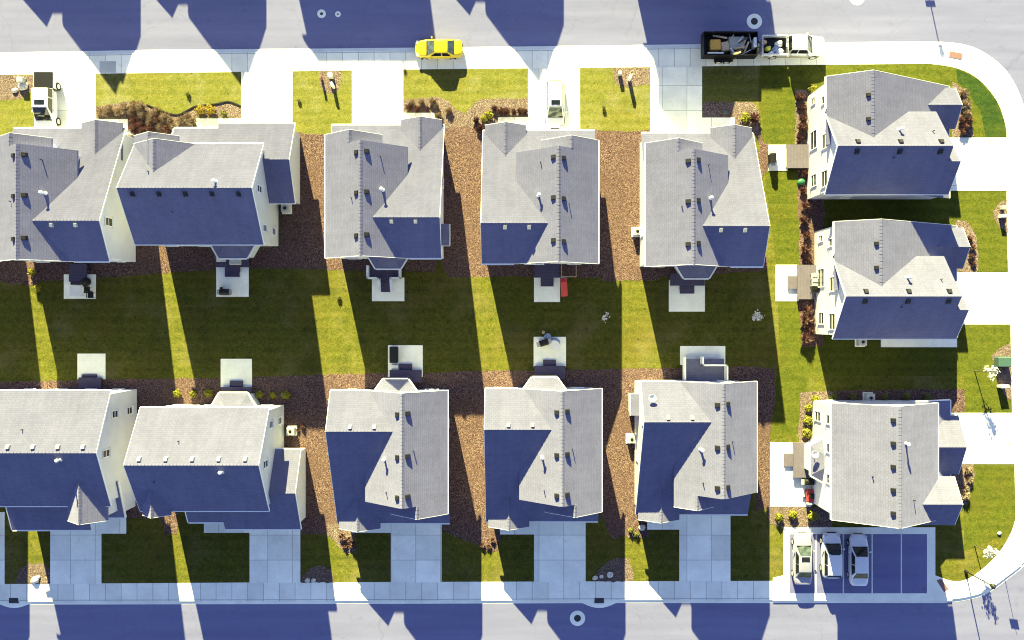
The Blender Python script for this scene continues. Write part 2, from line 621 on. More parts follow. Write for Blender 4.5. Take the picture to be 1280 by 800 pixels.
def ribbon(name, line, d0, d1, z0, z1, mat, kind='structure'):
    bm = BM()
    A, B = offset_line(line, d0), offset_line(line, d1)
    va = [bm.verts.new((x, y, z0)) for x, y in A]
    vb = [bm.verts.new((x, y, z1)) for x, y in B]
    for i in range(len(A) - 1):
        bm.faces.new((va[i], va[i + 1], vb[i + 1], vb[i]))
    bmesh.ops.recalc_face_normals(bm, faces=bm.faces)
    for f in bm.faces:
        if f.normal.z < 0:
            f.normal_flip()
    o = obj(name, bm, mat, fix=False)
    if kind:
        o['kind'] = kind
    return o


ribbon('gutter', line_m, 0.0, 0.34, -0.085, -0.130, M['kerb'])
ribbon('kerb', line_m, -0.16, -0.085, 0.004, 0.004, M['shade_and_kerb'])

IN_TOP = [(-900, 103), (0, 93.5), (300, 90), (500, 87), (800, 84), (1030, 81), (1160, 79.5)]
IN_ARC = catmull([(1160, 79.5), (1195, 85), (1223, 99), (1246, 126), (1256.5, 155), (1258.5, 175)], 5)
IN_RIGHT = [(1258, 240), (1260, 340), (1263, 405), (1265, 515), (1268, 580), (1269.5, 648)]
IN_ARC2 = catmull([(1269.5, 648), (1263, 667), (1249, 690), (1228, 711), (1208, 724), (1190, 726), (1168, 719)], 5)
IN_BOT = [(1168, 727), (960, 726), (640, 727), (320, 728), (0, 730), (-900, 735)]
inner = IN_TOP + IN_ARC[1:] + IN_RIGHT + IN_ARC2[1:] + IN_BOT
sheet('lawn', inner, 0.006, M['grass'])
# greener turf on the right hand lots
lush = [(950, 81.8)] + IN_TOP[5:] + IN_ARC[1:] + IN_RIGHT + [(1264, 665), (1205, 690), (1205, 470), (1100, 470), (1010, 470), (1003, 540), (958, 552), (975, 440), (970, 330), (955, 215), (952, 150)]
sheet('lawn', lush, 0.010, M['green'])
sheet('lawn', [(1195, 85.5), (1223, 99.5), (1246, 126.5), (1256, 155), (1257.5, 171), (1232, 171), (1226, 140), (1212, 118), (1197, 102)], 0.014, M['lush'])
sheet('lawn', IN_TOP[:5] + [(948, 82), (948, 172), (-900, 180)], 0.0085, M['pale'])
# the kerbs, pavements and lawns across the streets
for nm, poly, z, mat in (
        ('pavement', [(-220, 32.5), (95, 33.5), (95, 52), (-220, 52)], 0.0, 'walk'),
        ('pavement', [(-220, -36.5), (95, -36.5), (95, -60), (-220, -60)], 0.0, 'walk'),
        ('pavement', [(59, 33.45), (59, -36.45), (95, -36.45), (95, 33.45)], 0.0, 'walk')):
    sheet(nm, poly, z, M[mat], px=False, t=0.17)
for poly in ([(-220, 34.4), (95, 35.4), (95, 130), (-220, 130)], [(-220, -38.4), (95, -38.4), (95, -140), (-220, -140)],
             [(61, 35.2), (61, -38.2), (180, -38.2), (180, 35.2)]):
    sheet('lawn', poly, 0.008, M['field'], px=False)

Z_DRIVE = 0.0275


def rect(x0, y0, x1, y1):
    return [(x0, y0), (x1, y0), (x1, y1), (x0, y1)]


drives = [
    [(43, 92.8), (120, 91.8), (120, 149), (160, 149), (160, 172), (43, 172)],
    [(301.5, 89.8), (366, 88.8), (366, 175), (262, 175), (246, 165), (246, 148), (301.5, 148)],
    [(440, 87.8), (504, 86.8), (504, 141), (543, 141), (543, 172), (414, 172), (414, 155), (440, 155)],
    [(660, 85.5), (725, 84.6), (725, 172), (623, 172), (623, 146.5), (660, 146.5)],
    [(813, 83.6), (877.5, 82.8), (877.5, 147), (918, 147), (918, 180), (813, 180)],
    [(1258.8, 172), (1258.5, 238.5), (1185, 238.5), (1185, 172)],
    [(1260.4, 340.5), (1262.6, 405.5), (1190, 405.5), (1190, 340.5)],
    [(1265.4, 516), (1267.8, 580), (1185, 580), (1185, 516)],
    [(63, 645), (158, 645), (158, 667), (127, 667), (127, 729.6), (63, 730)],
    [(255, 640), (375.5, 640), (375.5, 728.4), (312, 728.6), (312, 666), (255, 666)],
    [(440, 640), (552, 640), (552, 728), (488.5, 728), (488.5, 666), (440, 666)],
    [(625, 640), (732, 640), (732, 727.4), (667.5, 727.6), (667.5, 668), (625, 668)],
    [(809, 630), (913, 630), (913, 726.7), (849, 726.7), (849, 662), (809, 662)],
    [(-60, 640), (6, 640), (6, 730.5), (-60, 731)],
]
for d in drives:
    sheet('driveway', d, Z_DRIVE, M['drive'])
sheet('pavement_shade', rect(124.5, 76.5, 145, 91), 0.004, M['shade_and_kerb'])  # darker sheet that paints bluish shade onto one pavement slab

MUL, BED = M['mulch'], M['bed']
Z_MULCH = 0.018
beds = [
    (BED, [(-20, 94), (42, 93.5), (42, 111), (30, 122), (12, 125), (-20, 126)]),
    (BED, [(119.5, 133), (140, 131), (155, 128), (168, 127), (185, 131.5), (200, 138), (212, 142), (224, 143), (236, 137), (246, 133), (270, 130.5), (286, 127.5), (301.5, 133), (301.5, 147), (246, 147), (246, 170), (160, 175), (160, 147), (119.5, 147)]),
    (MUL, [(352, 172), (371, 166), (404, 168), (425, 172), (432, 336), (405, 338), (404, 330), (360, 330), (348, 300)]),
    (MUL, [(-20, 300), (60, 300), (375, 300), (440, 300), (520, 315), (545, 315), (545, 340), (430, 338), (405, 337), (300, 335), (52, 352), (40, 358), (-20, 350)]),
    (BED, [(504, 125), (530, 122), (545, 120), (552, 121.5), (560, 126), (570, 138), (580, 143), (588, 135), (598, 125), (615, 123), (660, 123), (660, 146), (623, 146), (622, 156), (606, 160), (606, 180), (548, 180), (543, 165), (543, 141), (504, 140)]),
    (MUL, [(552, 165), (565, 158), (590, 160), (612, 160), (614, 346), (560, 346), (552, 330)]),
    (MUL, [(742, 163), (760, 163), (790, 164.5), (820, 162), (824, 350), (752, 351), (742, 320)]),
    (MUL, [(600, 318), (760, 318), (760, 348), (600, 345)]),
    (MUL, [(800, 322), (960, 322), (960, 338), (905, 342), (800, 348)]),
    (BED, [(766, 84.8), (812.5, 84.2), (812.5, 106), (800, 107), (785, 109.5), (773, 106), (767, 98)]),
    (BED, [(399, 89.2), (427, 88.8), (423, 112), (414, 117), (405, 115), (400, 106)]),
    (BED, [(878, 128), (943, 128), (949, 140), (950, 172), (918, 172), (918, 147), (878, 147)]),
    (MUL, [(948, 150), (952, 160), (954, 178), (961, 180), (961, 214), (955, 217), (948, 230)]),
    (BED, [(994, 112), (1030, 112), (1030, 255), (1012, 255), (1012, 181), (994, 181)]),
    (MUL, [(996, 211), (1030, 211), (1030, 331), (999, 331)]),
    (MUL, [(998, 375), (1030, 375), (1030, 432), (1002, 434)]),
    (BED, [(1190, 102), (1206, 112), (1214, 130), (1217, 171.5), (1190, 171.5)]),
    (BED, [(1195, 275), (1208, 277), (1219, 290), (1223, 315), (1222, 340), (1195, 340)]),
    (BED, [(1258.5, 249), (1250, 253), (1242, 263), (1243, 276), (1252, 285), (1259.2, 295)]),
    (BED, [(1263.4, 429), (1250, 434), (1240, 444), (1244, 462), (1250, 484), (1258, 497), (1264.5, 500)]),
    (BED, [(1000, 490), (1046, 489), (1046, 505), (1030, 530), (1030, 556), (998, 553)]),
    (MUL, [(1046, 488), (1206, 486), (1206, 515), (1046, 515)]),
    (BED, [(958, 633), (1040, 633), (1040, 660), (980, 659), (963, 655), (960, 645)]),
    (BED, [(1190, 580), (1218, 580), (1217, 605), (1208, 632), (1190, 632)]),
    (MUL, [(-20, 478), (150, 474), (300, 472), (410, 468), (600, 464), (790, 461), (945, 458), (967, 462), (970, 500), (962, 545), (963, 632), (945, 640), (945, 520), (-20, 520)]),
    (MUL, [(135, 500), (222, 500), (222, 668), (208, 668), (200, 648), (135, 648)]),
    (MUL, [(345, 500), (435, 500), (435, 672), (428, 682), (412, 668), (345, 668)]),
    (BED, [(410, 655), (440, 655), (447, 686), (436, 692), (426, 686), (418, 676), (408, 668)]),
    (MUL, [(540, 500), (640, 500), (635, 655), (620, 690), (608, 690), (595, 680), (540, 660)]),
    (MUL, [(735, 500), (815, 500), (812, 655), (812, 672), (786, 672), (780, 668), (766, 676), (750, 640), (735, 640)]),
    (BED, [(20, 729.5), (24, 712), (36, 704), (55, 704), (64, 712), (64, 729.2)]),
    (BED, [(376, 728), (380, 717), (390, 709), (405, 707), (415, 714), (418, 728)]),
    (BED, [(742, 727), (749, 711), (760, 701), (772, 697), (786, 699), (791, 712), (791, 727)]),
]
rrnd = random.Random(11)


def ragged(poly, step=0.35, amp=0.09):
    out = []
    P = [G(*q)[:2] for q in poly]
    for a, b_ in zip(P, P[1:] + P[:1]):
        L = math.hypot(b_[0] - a[0], b_[1] - a[1])
        n = max(1, int(L / step))
        for k in range(n):
            t_ = k / n
            out.append((a[0] + (b_[0] - a[0]) * t_ + rrnd.uniform(-amp, amp), a[1] + (b_[1] - a[1]) * t_ + rrnd.uniform(-amp, amp)))
    return out


for i, (mt, p) in enumerate(beds):
    sheet('mulch_bed', ragged(p), 0.011 + 0.0004 * i, mt, px=False)

patios = [rect(80, 343, 120, 373.5), rect(270.5, 331, 311, 371), rect(465, 347, 505.5, 376.5), rect(667.5, 347, 700, 377.5), rect(836, 350, 881, 389.5),
          rect(97, 442, 132, 474), rect(276, 448.5, 315, 484), rect(485, 431.5, 528.5, 471), rect(667, 421, 707.5, 458), rect(850, 432.5, 906.5, 456),
          rect(960.5, 181, 984.5, 213.5), rect(969.5, 331, 998, 376.5), rect(962.5, 553, 1014, 633), rect(1101, 424, 1196, 434)]
for p in patios:
    sheet('patio', p, 0.045, M['slab'], t=0.04)

# parking pad with a concrete border and painted stalls
sheet('parking_border', [(979, 659), (1169, 659), (1169, 719), (1190, 727), (1190, 751), (979, 751), (966, 751), (966, 722), (979, 719)], 0.028, M['kerb'])
sheet('parking_pad', rect(987, 667.5, 1158.5, 741.5), 0.034, M['pad'])
for x in (1020, 1054, 1090, 1126.5):
    sheet('stall_line', rect(x - 0.8, 667.5, x + 0.8, 741.5), 0.040, M['paint'])

# kerb ramps, drains, manholes
for p, nm in (([(1187, 64), (1203, 67), (1202, 74.5), (1186, 71.5)], 'tactile_strip'), ([(1170.5, 725.5), (1176, 723), (1186, 736.5), (1180, 740)], 'tactile_strip')):
    sheet(nm, p, 0.034, M['brick'])
sheet('kerb_ramp', [(1258, 469), (1278, 469), (1278, 487), (1258, 487)], 0.012, M['slab'])


def disc_things(name, cat, spots, r, mat, z, label, group, ring=None):
    for i, (px, py, lab) in enumerate(spots):
        x, y, _ = G(px, py)
        t = thing(name, lab, cat, (x, y, z), 0, group)
        bm = BM()
        lathe(bm, [(r, 0.0), (r, 0.012)], 24)
        obj('cover', bm, mat, t)
        if ring:
            bm = BM()
            n = 28
            a = [bm.verts.new((r * 1.02 * math.cos(2 * math.pi * k / n), r * 1.02 * math.sin(2 * math.pi * k / n), 0.006)) for k in range(n)]
            b = [bm.verts.new((ring * math.cos(2 * math.pi * k / n), ring * math.sin(2 * math.pi * k / n), 0.005)) for k in range(n)]
            for k in range(n):
                bm.faces.new((a[k], a[(k + 1) % n], b[(k + 1) % n], b[k]))
            bmesh.ops.recalc_face_normals(bm, faces=bm.faces)
            obj('collar', bm, M['slab'], t)


disc_things('manhole', 'manhole', [(943.5, 26, 'manhole with a wide pale concrete collar beside the black trailer'), (722, 773.5, 'manhole with a wide pale concrete collar on the lower street by the storm drain')], 0.33, M['iron'], -0.139, '', 'manholes in the streets', 0.74)
disc_things('manhole', 'manhole', [(401.5, 16.5, 'larger of two small pale manhole covers on the shaded upper street')], 0.14, M['iron'], -0.139, '', 'manholes in the streets', 0.42)
disc_things('manhole', 'manhole', [(422, 17, 'smaller of two small pale manhole covers on the shaded upper street')], 0.08, M['iron'], -0.139, '', 'manholes in the streets', 0.28)
disc_things('manhole', 'manhole', [(1072, -4, 'pale manhole collar cut by the upper edge of the photo above the white pickup')], 0.3, M['iron'], -0.139, '', 'manholes in the streets', 0.75)
disc_things('utility_cover', 'utility cover', [(1238, 177, 'round grey utility cover on the concrete drive of the corner house'), (1262, 554, 'round grey utility cover at the mouth of the lowest right hand drive')], 0.28, M['grey'], 0.027, '', 'utility covers in driveways', 0.36)
for (px, py, lab) in ((749, 750, 'storm drain inlet in a rounded concrete apron below the front lawns'), (17, 750, 'storm drain inlet in the kerb at the lower left corner')):
    x, y, _ = G(px, py)
    t = thing('storm_drain', lab, 'drain', (x, y, -0.14), 0, 'storm drains in the kerb')
    bm = BM()
    n = 14
    pts = [(-2.7, 0.15)] + [(-2.7 + 5.4 * i / n, 0.15 - 0.95 * math.sin(math.pi * i / n) ** 1.3) for i in range(1, n)] + [(2.7, 0.15)]
    prism(bm, pts, 0.0, 0.05)
    obj('apron', bm, M['slab'], t)
    bm = BM()
    box(bm, -0.45, 0.45, -0.30, 0.20, 0.05, 0.149)
    obj('grate', bm, M['iron'], t)


# ------------------------------------------------------------------ houses
class House:
    def __init__(self, name, label, cx, cy, mirror, rot, wall, group):
        self.t = thing(name, label, 'house', (cx, cy, 0), rot, group)
        self.s = -1 if mirror else 1
        self.wall = BM()
        self.wm = wall
        self.roof = BM()
        self.fas = BM()
        self.caps = []
        self.gut = BM()

    # all local coordinates, x is mirrored at the end
    def chevron(self, axis, c, hl, hr, zr, sl, sr, a0, a1, t=0.2, rake=(1, 1), gut=(1, 1)):
        """gable roof; ridge along axis at cross coordinate c"""
        zl, zR = zr - hl * sl, zr - hr * sr
        prof = [(c - hl, zl), (c, zr), (c + hr, zR), (c + hr, zR - t), (c, zr - t), (c - hl, zl - t)]
        extr(self.roof, prof, axis, a0, a1)
        fp = [(c - hl - 0.02, zl - 0.01), (c, zr + 0.012), (c + hr + 0.02, zR - 0.01), (c + hr + 0.02, zR - t - 0.03), (c, zr - t - 0.03), (c - hl - 0.02, zl - t - 0.03)]
        lo, hi = min(a0, a1), max(a0, a1)
        n = int((hi - lo) / 0.3)
        cap = BM()
        self.caps.append(cap)
        for i in range(n):
            q0 = lo + (hi - lo) * i / n
            q1 = q0 + (hi - lo) / n * 0.86
            k = 0.17
            pr = [(c - k, zr - k * sl + 0.012), (c, zr + 0.045), (c + k, zr - k * sr + 0.012), (c + k, zr - k * sr - 0.02), (c, zr - 0.02), (c - k, zr - k * sl - 0.02)]
            extr(cap, pr, axis, q0, q1)
        if rake[0]:
            extr(self.fas, fp, axis, lo - 0.035, lo - 0.001)
        if rake[1]:
            extr(self.fas, fp, axis, hi + 0.001, hi + 0.035)
        for side, on, z in ((c - hl, gut[0], zl), (c + hr, gut[1], zR)):
            if on:
                d = -0.085 if side < c else 0.085
                s0, s1 = sorted((side + d * 0.05, side + d))
                if axis == 'x':
                    box(self.gut, lo, hi, s0, s1, z - 0.16, z - 0.025)
                else:
                    box(self.gut, s0, s1, lo, hi, z - 0.16, z - 0.025)

    def plane(self, pts, t=0.18):
        hull_slab(self.roof, pts, t)

    def win(self, x, y, z, facing, w=0.95, h=1.45, kind='window'):
        """facing is the outward local normal: 'n','s','e','w'"""
        fr, gl, sill = BM(), BM(), BM()
        def put(bm, a0, a1, d0, d1, z0, z1):
            if facing in 'ns':
                sg = 1 if facing == 'n' else -1
                yy = sorted((y + sg * d0, y + sg * d1))
                box(bm, x + a0, x + a1, yy[0], yy[1], z0, z1)
            else:
                sg = 1 if facing == 'e' else -1
                xx = sorted((x + sg * d0, x + sg * d1))
                box(bm, xx[0], xx[1], y + a0, y + a1, z0, z1)
        f = 0.09
        if kind == 'window':
            put(gl, -w / 2 + f, w / 2 - f, -0.02, 0.03, z - h / 2 + f, z + h / 2 - f)
            put(fr, -w / 2, -w / 2 + f, -0.02, 0.07, z - h / 2, z + h / 2)
            put(fr, w / 2 - f, w / 2, -0.02, 0.07, z - h / 2, z + h / 2)
            put(fr, -w / 2 + f, w / 2 - f, -0.02, 0.07, z - h / 2, z - h / 2 + f)
            put(fr, -w / 2 + f, w / 2 - f, -0.02, 0.07, z + h / 2 - f, z + h / 2)
            put(fr, -w / 2 + f, w / 2 - f, -0.02, 0.055, z - 0.04, z + 0.04)
            put(sill, -w / 2 - 0.06, w / 2 + 0.06, -0.02, 0.13, z - h / 2 - 0.07, z - h / 2 - 0.002)
            o = self._obj('window', gl, M['glass'])
            self._obj('frame', fr, M['trim'], o)
            self._obj('sill', sill, M['trim'], o)
        elif kind == 'garage':
            n = 4
            for k in range(n):
                put(gl, -w / 2, w / 2, -0.02, 0.03, z - h / 2 + k * h / n, z - h / 2 + (k + 1) * h / n - 0.02)
            put(fr, -w / 2 - 0.12, -w / 2, -0.02, 0.06, z - h / 2, z + h / 2)
            put(fr, w / 2, w / 2 + 0.12, -0.02, 0.06, z - h / 2, z + h / 2)
            put(fr, -w / 2 - 0.12, w / 2 + 0.12, -0.02, 0.06, z + h / 2, z + h / 2 + 0.12)
            sill.free()
            o = self._obj('garage_door', gl, M['door'])
            self._obj('frame', fr, M['trim'], o)
        else:
            put(gl, -w / 2, w / 2, -0.02, 0.04, z - h / 2, z + h / 2)
            put(fr, -w / 2 - 0.09, -w / 2, -0.02, 0.07, z - h / 2, z + h / 2)
            put(fr, w / 2, w / 2 + 0.09, -0.02, 0.07, z - h / 2, z + h / 2)
            put(fr, -w / 2 - 0.09, w / 2 + 0.09, -0.02, 0.07, z + h / 2, z + h / 2 + 0.09)
            put(sill, w / 2 - 0.16, w / 2 - 0.06, 0.04, 0.1, z - 0.08, z + 0.02)
            o = self._obj('door', gl, M['red_door'])
            self._obj('frame', fr, M['trim'], o)
            self._obj('handle', sill, M['rim'], o)

    def _flip(self, bm):
        if self.s < 0:
            for v in bm.verts:
                v.co.x = -v.co.x

    def _obj(self, name, bm, mat, parent=None, smooth=False):
        self._flip(bm)
        return obj(name, bm, mat, parent or self.t, smooth)

    def vent(self, x, y, z, sx, sy, mat='vent', w=0.155):
        """low box vent lying on a slope with gradient (sx, sy)"""
        bm = BM()
        pts = [(-w, -w), (w, -w), (w, w), (-w, w)]
        bot = [bm.verts.new((x + a * 1.25, y + b * 1.25, z + sx * a * 1.25 + sy * b * 1.25 - 0.03)) for a, b in pts]
        mid = [bm.verts.new((x + a * 1.25, y + b * 1.25, z + sx * a * 1.25 + sy * b * 1.25 + 0.04)) for a, b in pts]
        top = [bm.verts.new((x + a, y + b, z + sx * a * 0.6 + sy * b * 0.6 + 0.22)) for a, b in pts]
        bm.faces.new(bot[::-1])
        bm.faces.new(top)
        for A, B in ((bot, mid), (mid, top)):
            for i in range(4):
                bm.faces.new((A[i], A[(i + 1) % 4], B[(i + 1) % 4], B[i]))
        self._obj('roof_vent', bm, M[mat])

    def pipe(self, x, y, z, h=0.5, r=0.05, white=False):
        bm = BM()
        tube(bm, (x, y, z - 0.15), (x, y, z + h), r, r, 10)
        if white:
            lathe(bm, [(r * 1.9, z + h), (r * 1.9, z + h + 0.1), (r * 0.8, z + h + 0.18)], 12, x, y)
            lathe(bm, [(r * 2.2, z - 0.1), (r * 1.2, z + 0.14)], 12, x, y)
        self._obj('flue' if white else 'vent_pipe', bm, M['pipe'] if white else M['vent'])

    def bay(self, xc, w, n, yw, d, zt=3.3, ze=2.75, sgn=-1, walls=True):
        """splayed bay with a low hipped roof on the wall y=yw, growing towards sgn"""
        y1 = yw + sgn * d
        if walls:
            q = 0.82
            poly = [(xc - w / 2 * q, yw + 0.05 * -sgn), (xc - n / 2 * q, yw + sgn * d * q), (xc + n / 2 * q, yw + sgn * d * q), (xc + w / 2 * q, yw + 0.05 * -sgn)]
            prism(self.wall, poly, 0.0, ze - 0.02)
        top = yw - sgn * 0.05
        a, b = (xc - w / 2, top, ze), (xc - n / 2, y1, ze)
        c, e = (xc + n / 2, y1, ze), (xc + w / 2, top, ze)
        k = 0.42
        t0, t1 = (xc - n / 2 * k, top, zt), (xc + n / 2 * k, top, zt)
        bm = self.roof
        vs = {p: bm.verts.new(p) for p in (a, b, c, e, t0, t1)}
        for f in ((b, c, t1, t0), (a, b, t0), (c, e, t1), (a, e, c, b), (a, t0, t1, e)):
            bm.faces.new([vs[p] for p in f])
        g = self.gut
        for p, q2 in ((a, b), (b, c), (c, e)):
            pv, qv = Vector(p), Vector(q2)
            dvec = (qv - pv).normalized()
            nrm = Vector((dvec.y, -dvec.x, 0))
            if nrm.dot(Vector((p[0] - xc, sgn * 1.0, 0))) < 0:
                nrm = -nrm
            quad = [pv + nrm * 0.005, qv + nrm * 0.005, qv + nrm * 0.13, pv + nrm * 0.13]
            prism_pts = [(v.x, v.y) for v in quad]
            prism(g, prism_pts, ze - 0.1, ze + 0.03)

    def finish(self):
        self._flip(self.wall)
        obj('wall', self.wall, self.wm, self.t)
        self._flip(self.roof)
        bmesh.ops.recalc_face_normals(self.roof, faces=self.roof.faces)
        roof_uv(self.roof)
        r = obj('roof', self.roof, M['roof'], self.t, fix=False)
        for cap in self.caps:
            self._flip(cap)
            bmesh.ops.recalc_face_normals(cap, faces=cap.faces)
            roof_uv(cap)
            obj('ridge_cap', cap, M['roof'], r, fix=False)
        for nm, bm in (('fascia', self.fas), ('gutter', self.gut)):
            self._flip(bm)
            for piece in islands(bm):
                obj(nm, piece, M['trim'], r)
        return self.t


PI = math.pi
HG = 'two storey houses on the block'


def house_front_gable(label, cx, cy, mirror=False, rot=0.0, wall='wall', bay=None, bump=None, nested='outer', dish=False, vents=True, porch=True, group=HG):
    h = House('house', label, cx, cy, mirror, rot, M[wall], group)
    zr, m1 = 8.22, 0.78
    zc, m2 = 7.5, 0.53
    W = h.wall
    ze = zr - 3.7 * m1
    # walls
    wl, wr = -4.92, 1.82
    extr(W, [(wl, 0), (wr, 0), (wr, zr - 3.36 * m1 - 0.16), (-1.54, zr - 0.16), (wl, zr - 3.38 * m1 - 0.16)], 'y', -5.62, 3.7)
    extr(W, [(-5.62, 0), (6.2, 0), (6.2, zc - 8.77 * m2 - 0.16), (-2.57, zc - 0.16), (-5.62, zc - 3.05 * m2 - 0.16)], 'x', wr, 4.92)
    extr(W, [(3.7, 0), (6.2, 0), (6.2, zc - 8.77 * m2 - 0.16), (3.7, zc - 6.27 * m2 - 0.16)], 'x', wl, wr)
    # main gable and cross gable with its long front slope
    h.chevron('y', -1.54, 3.7, 3.7, zr, m1, m1, -5.95, 4.0, rake=(1, 0), gut=(1, 0))
    h.chevron('x', -2.57, 3.38, 9.17, zc, m2, m2, -0.9, 5.2, rake=(0, 1), gut=(0, 1))
    box(h.gut, 2.3, 5.2, -6.09, -5.96, zc - 3.38 * m2 - 0.16, zc - 3.38 * m2 - 0.025)
    h.plane([(-5.2, 3.6, zc - 6.17 * m2), (-0.9, 3.6, zc - 6.17 * m2), (-0.9, 6.6, zc - 9.17 * m2), (-5.2, 6.6, zc - 9.17 * m2)], 0.2)
    box(h.gut, -5.2, -0.9, 6.605, 6.73, zc - 9.17 * m2 - 0.16, zc - 9.17 * m2 - 0.025)
    # nested gable: shares a slope plane with the main gable
    if nested == 'outer':
        hn = 2.55
        x0 = -5.24
        c = x0 + hn
        h.chevron('y', c, hn, hn, ze + hn * m1, m1, m1, 4.002, 5.1, rake=(0, 1), gut=(1, 0))
        extr(W, [(x0 + 0.32, 3.0), (c + hn - 0.3, 3.0), (c + hn - 0.3, ze + 0.3 * m1 - 0.16), (c, ze + hn * m1 - 0.16), (x0 + 0.32, ze + 0.32 * m1 - 0.16)], 'y', 3.7, 4.85)
        h.win(c, 4.85, 5.0, 'n', 1.5, 1.3)
        fp0 = c + hn
    else:
        hn = 1.75
        x1 = 2.16
        c = x1 - hn
        h.chevron('y', c, hn, hn, ze + hn * m1, m1, m1, 4.002, 5.3, rake=(0, 1), gut=(0, 0))
        extr(W, [(c - hn + 0.3, 3.0), (x1 - 0.32, 3.0), (x1 - 0.32, ze + 0.3 * m1 - 0.16), (c, ze + hn * m1 - 0.16), (c - hn + 0.3, ze + 0.32 * m1 - 0.16)], 'y', 3.7, 5.05)
        h.win(c, 5.05, 5.0, 'n', 1.3, 1.3)
    # porch gable
    if porch:
        h.chevron('y', 3.1, 1.9, 1.9, 4.05, 0.62, 0.62, 3.6, 7.05, t=0.16, rake=(0, 1), gut=(0, 0))
        extr(W, [(1.45, 2.45), (4.75, 2.45), (4.75, 2.8), (3.1, 3.85), (1.45, 2.8)], 'y', 6.23, 6.8)
        for px_ in (1.6, 4.6):
            bm = BM()
            box(bm, px_ - 0.1, px_ + 0.1, 6.58, 6.78, 0, 2.46)
            h._obj('porch_post', bm, M['trim'])
    # openings
    for y in (-4.0, -1.2, 1.6):
        h.win(wl, y, 4.3, 'w', 0.95, 1.4)
    h.win(wl, -2.5, 1.6, 'w', 0.8, 0.9)
    h.win(4.92, -2.4, 5.3, 'e', 0.85, 1.35)
    h.win(4.92, 1.4, 1.7, 'e', 0.85, 1.2)
    h.win(-3.7, -5.62, 4.4, 's', 1.55, 1.5)
    h.win(-0.3, -5.62, 4.6, 's', 1.4, 1.5)
    h.win(3.5, -5.62, 4.4, 's', 0.8, 1.3)
    h.win(0.4, -5.62, 1.75, 's', 1.8, 1.7)
    h.win(-3.4, -5.62, 1.8, 's', 1.2, 1.4)
    h.win(4.1, -5.62, 1.7, 's', 0.7, 1.0)
    h.win(-2.3, 6.2, 1.15, 'n', 4.6, 2.2, 'garage')
    h.win(3.1, 6.2, 1.12, 'n', 1.0, 2.1, 'door')
    if bay:
        h.bay(bay[0], bay[1], bay[2], -5.62, bay[3])
    if bump:
        bm = W
        box(bm, 4.9, 5.55, bump - 0.85, bump + 0.85, 0.3, 2.75)
        h.plane([(4.86, bump - 1.0, 3.0), (5.7, bump - 1.0, 2.83), (5.7, bump + 1.0, 2.83), (4.86, bump + 1.0, 3.0)], 0.1)
        box(h.gut, 5.705, 5.78, bump - 1.0, bump + 1.0, 2.7, 2.82)
    if vents:
        for y in (-4.2, -0.5, 3.0):
            h.vent(-1.98, y, zr - 0.44 * m1, m1, 0)
            h.vent(-1.06, y + 0.1, zr - 0.48 * m1, -m1, 0)
        for x in (1.0, 3.1):
            h.vent(x, -2.95, zc - 0.38 * m2, 0, m2, 'vent' if abs(rot + PI / 2) < 0.1 else 'grey', 0.13)
        h.pipe(0.0, 2.8, zr - 1.54 * m1, 0.35, 0.04)
        h.pipe(0.15, -0.1, zr - 1.69 * m1, 0.6, 0.085, True)
        h.pipe(-2.45, -0.9, zr - 0.91 * m1, 0.3, 0.04)
    if dish:
        bm = BM()
        x, y = 4.4, -4.6
        z = zc - (abs(y) - 2.57) * m2
        tube(bm, (x, y, z - 0.1), (x, y, z + 0.45), 0.03)
        lathe(bm, [(0.02, z + 0.42), (0.24, z + 0.5), (0.34, z + 0.6), (0.33, z + 0.61), (0.2, z + 0.53), (0.01, z + 0.47)], 16, x, y)
        h._obj('satellite_dish', bm, M['white'])
    return h.finish()


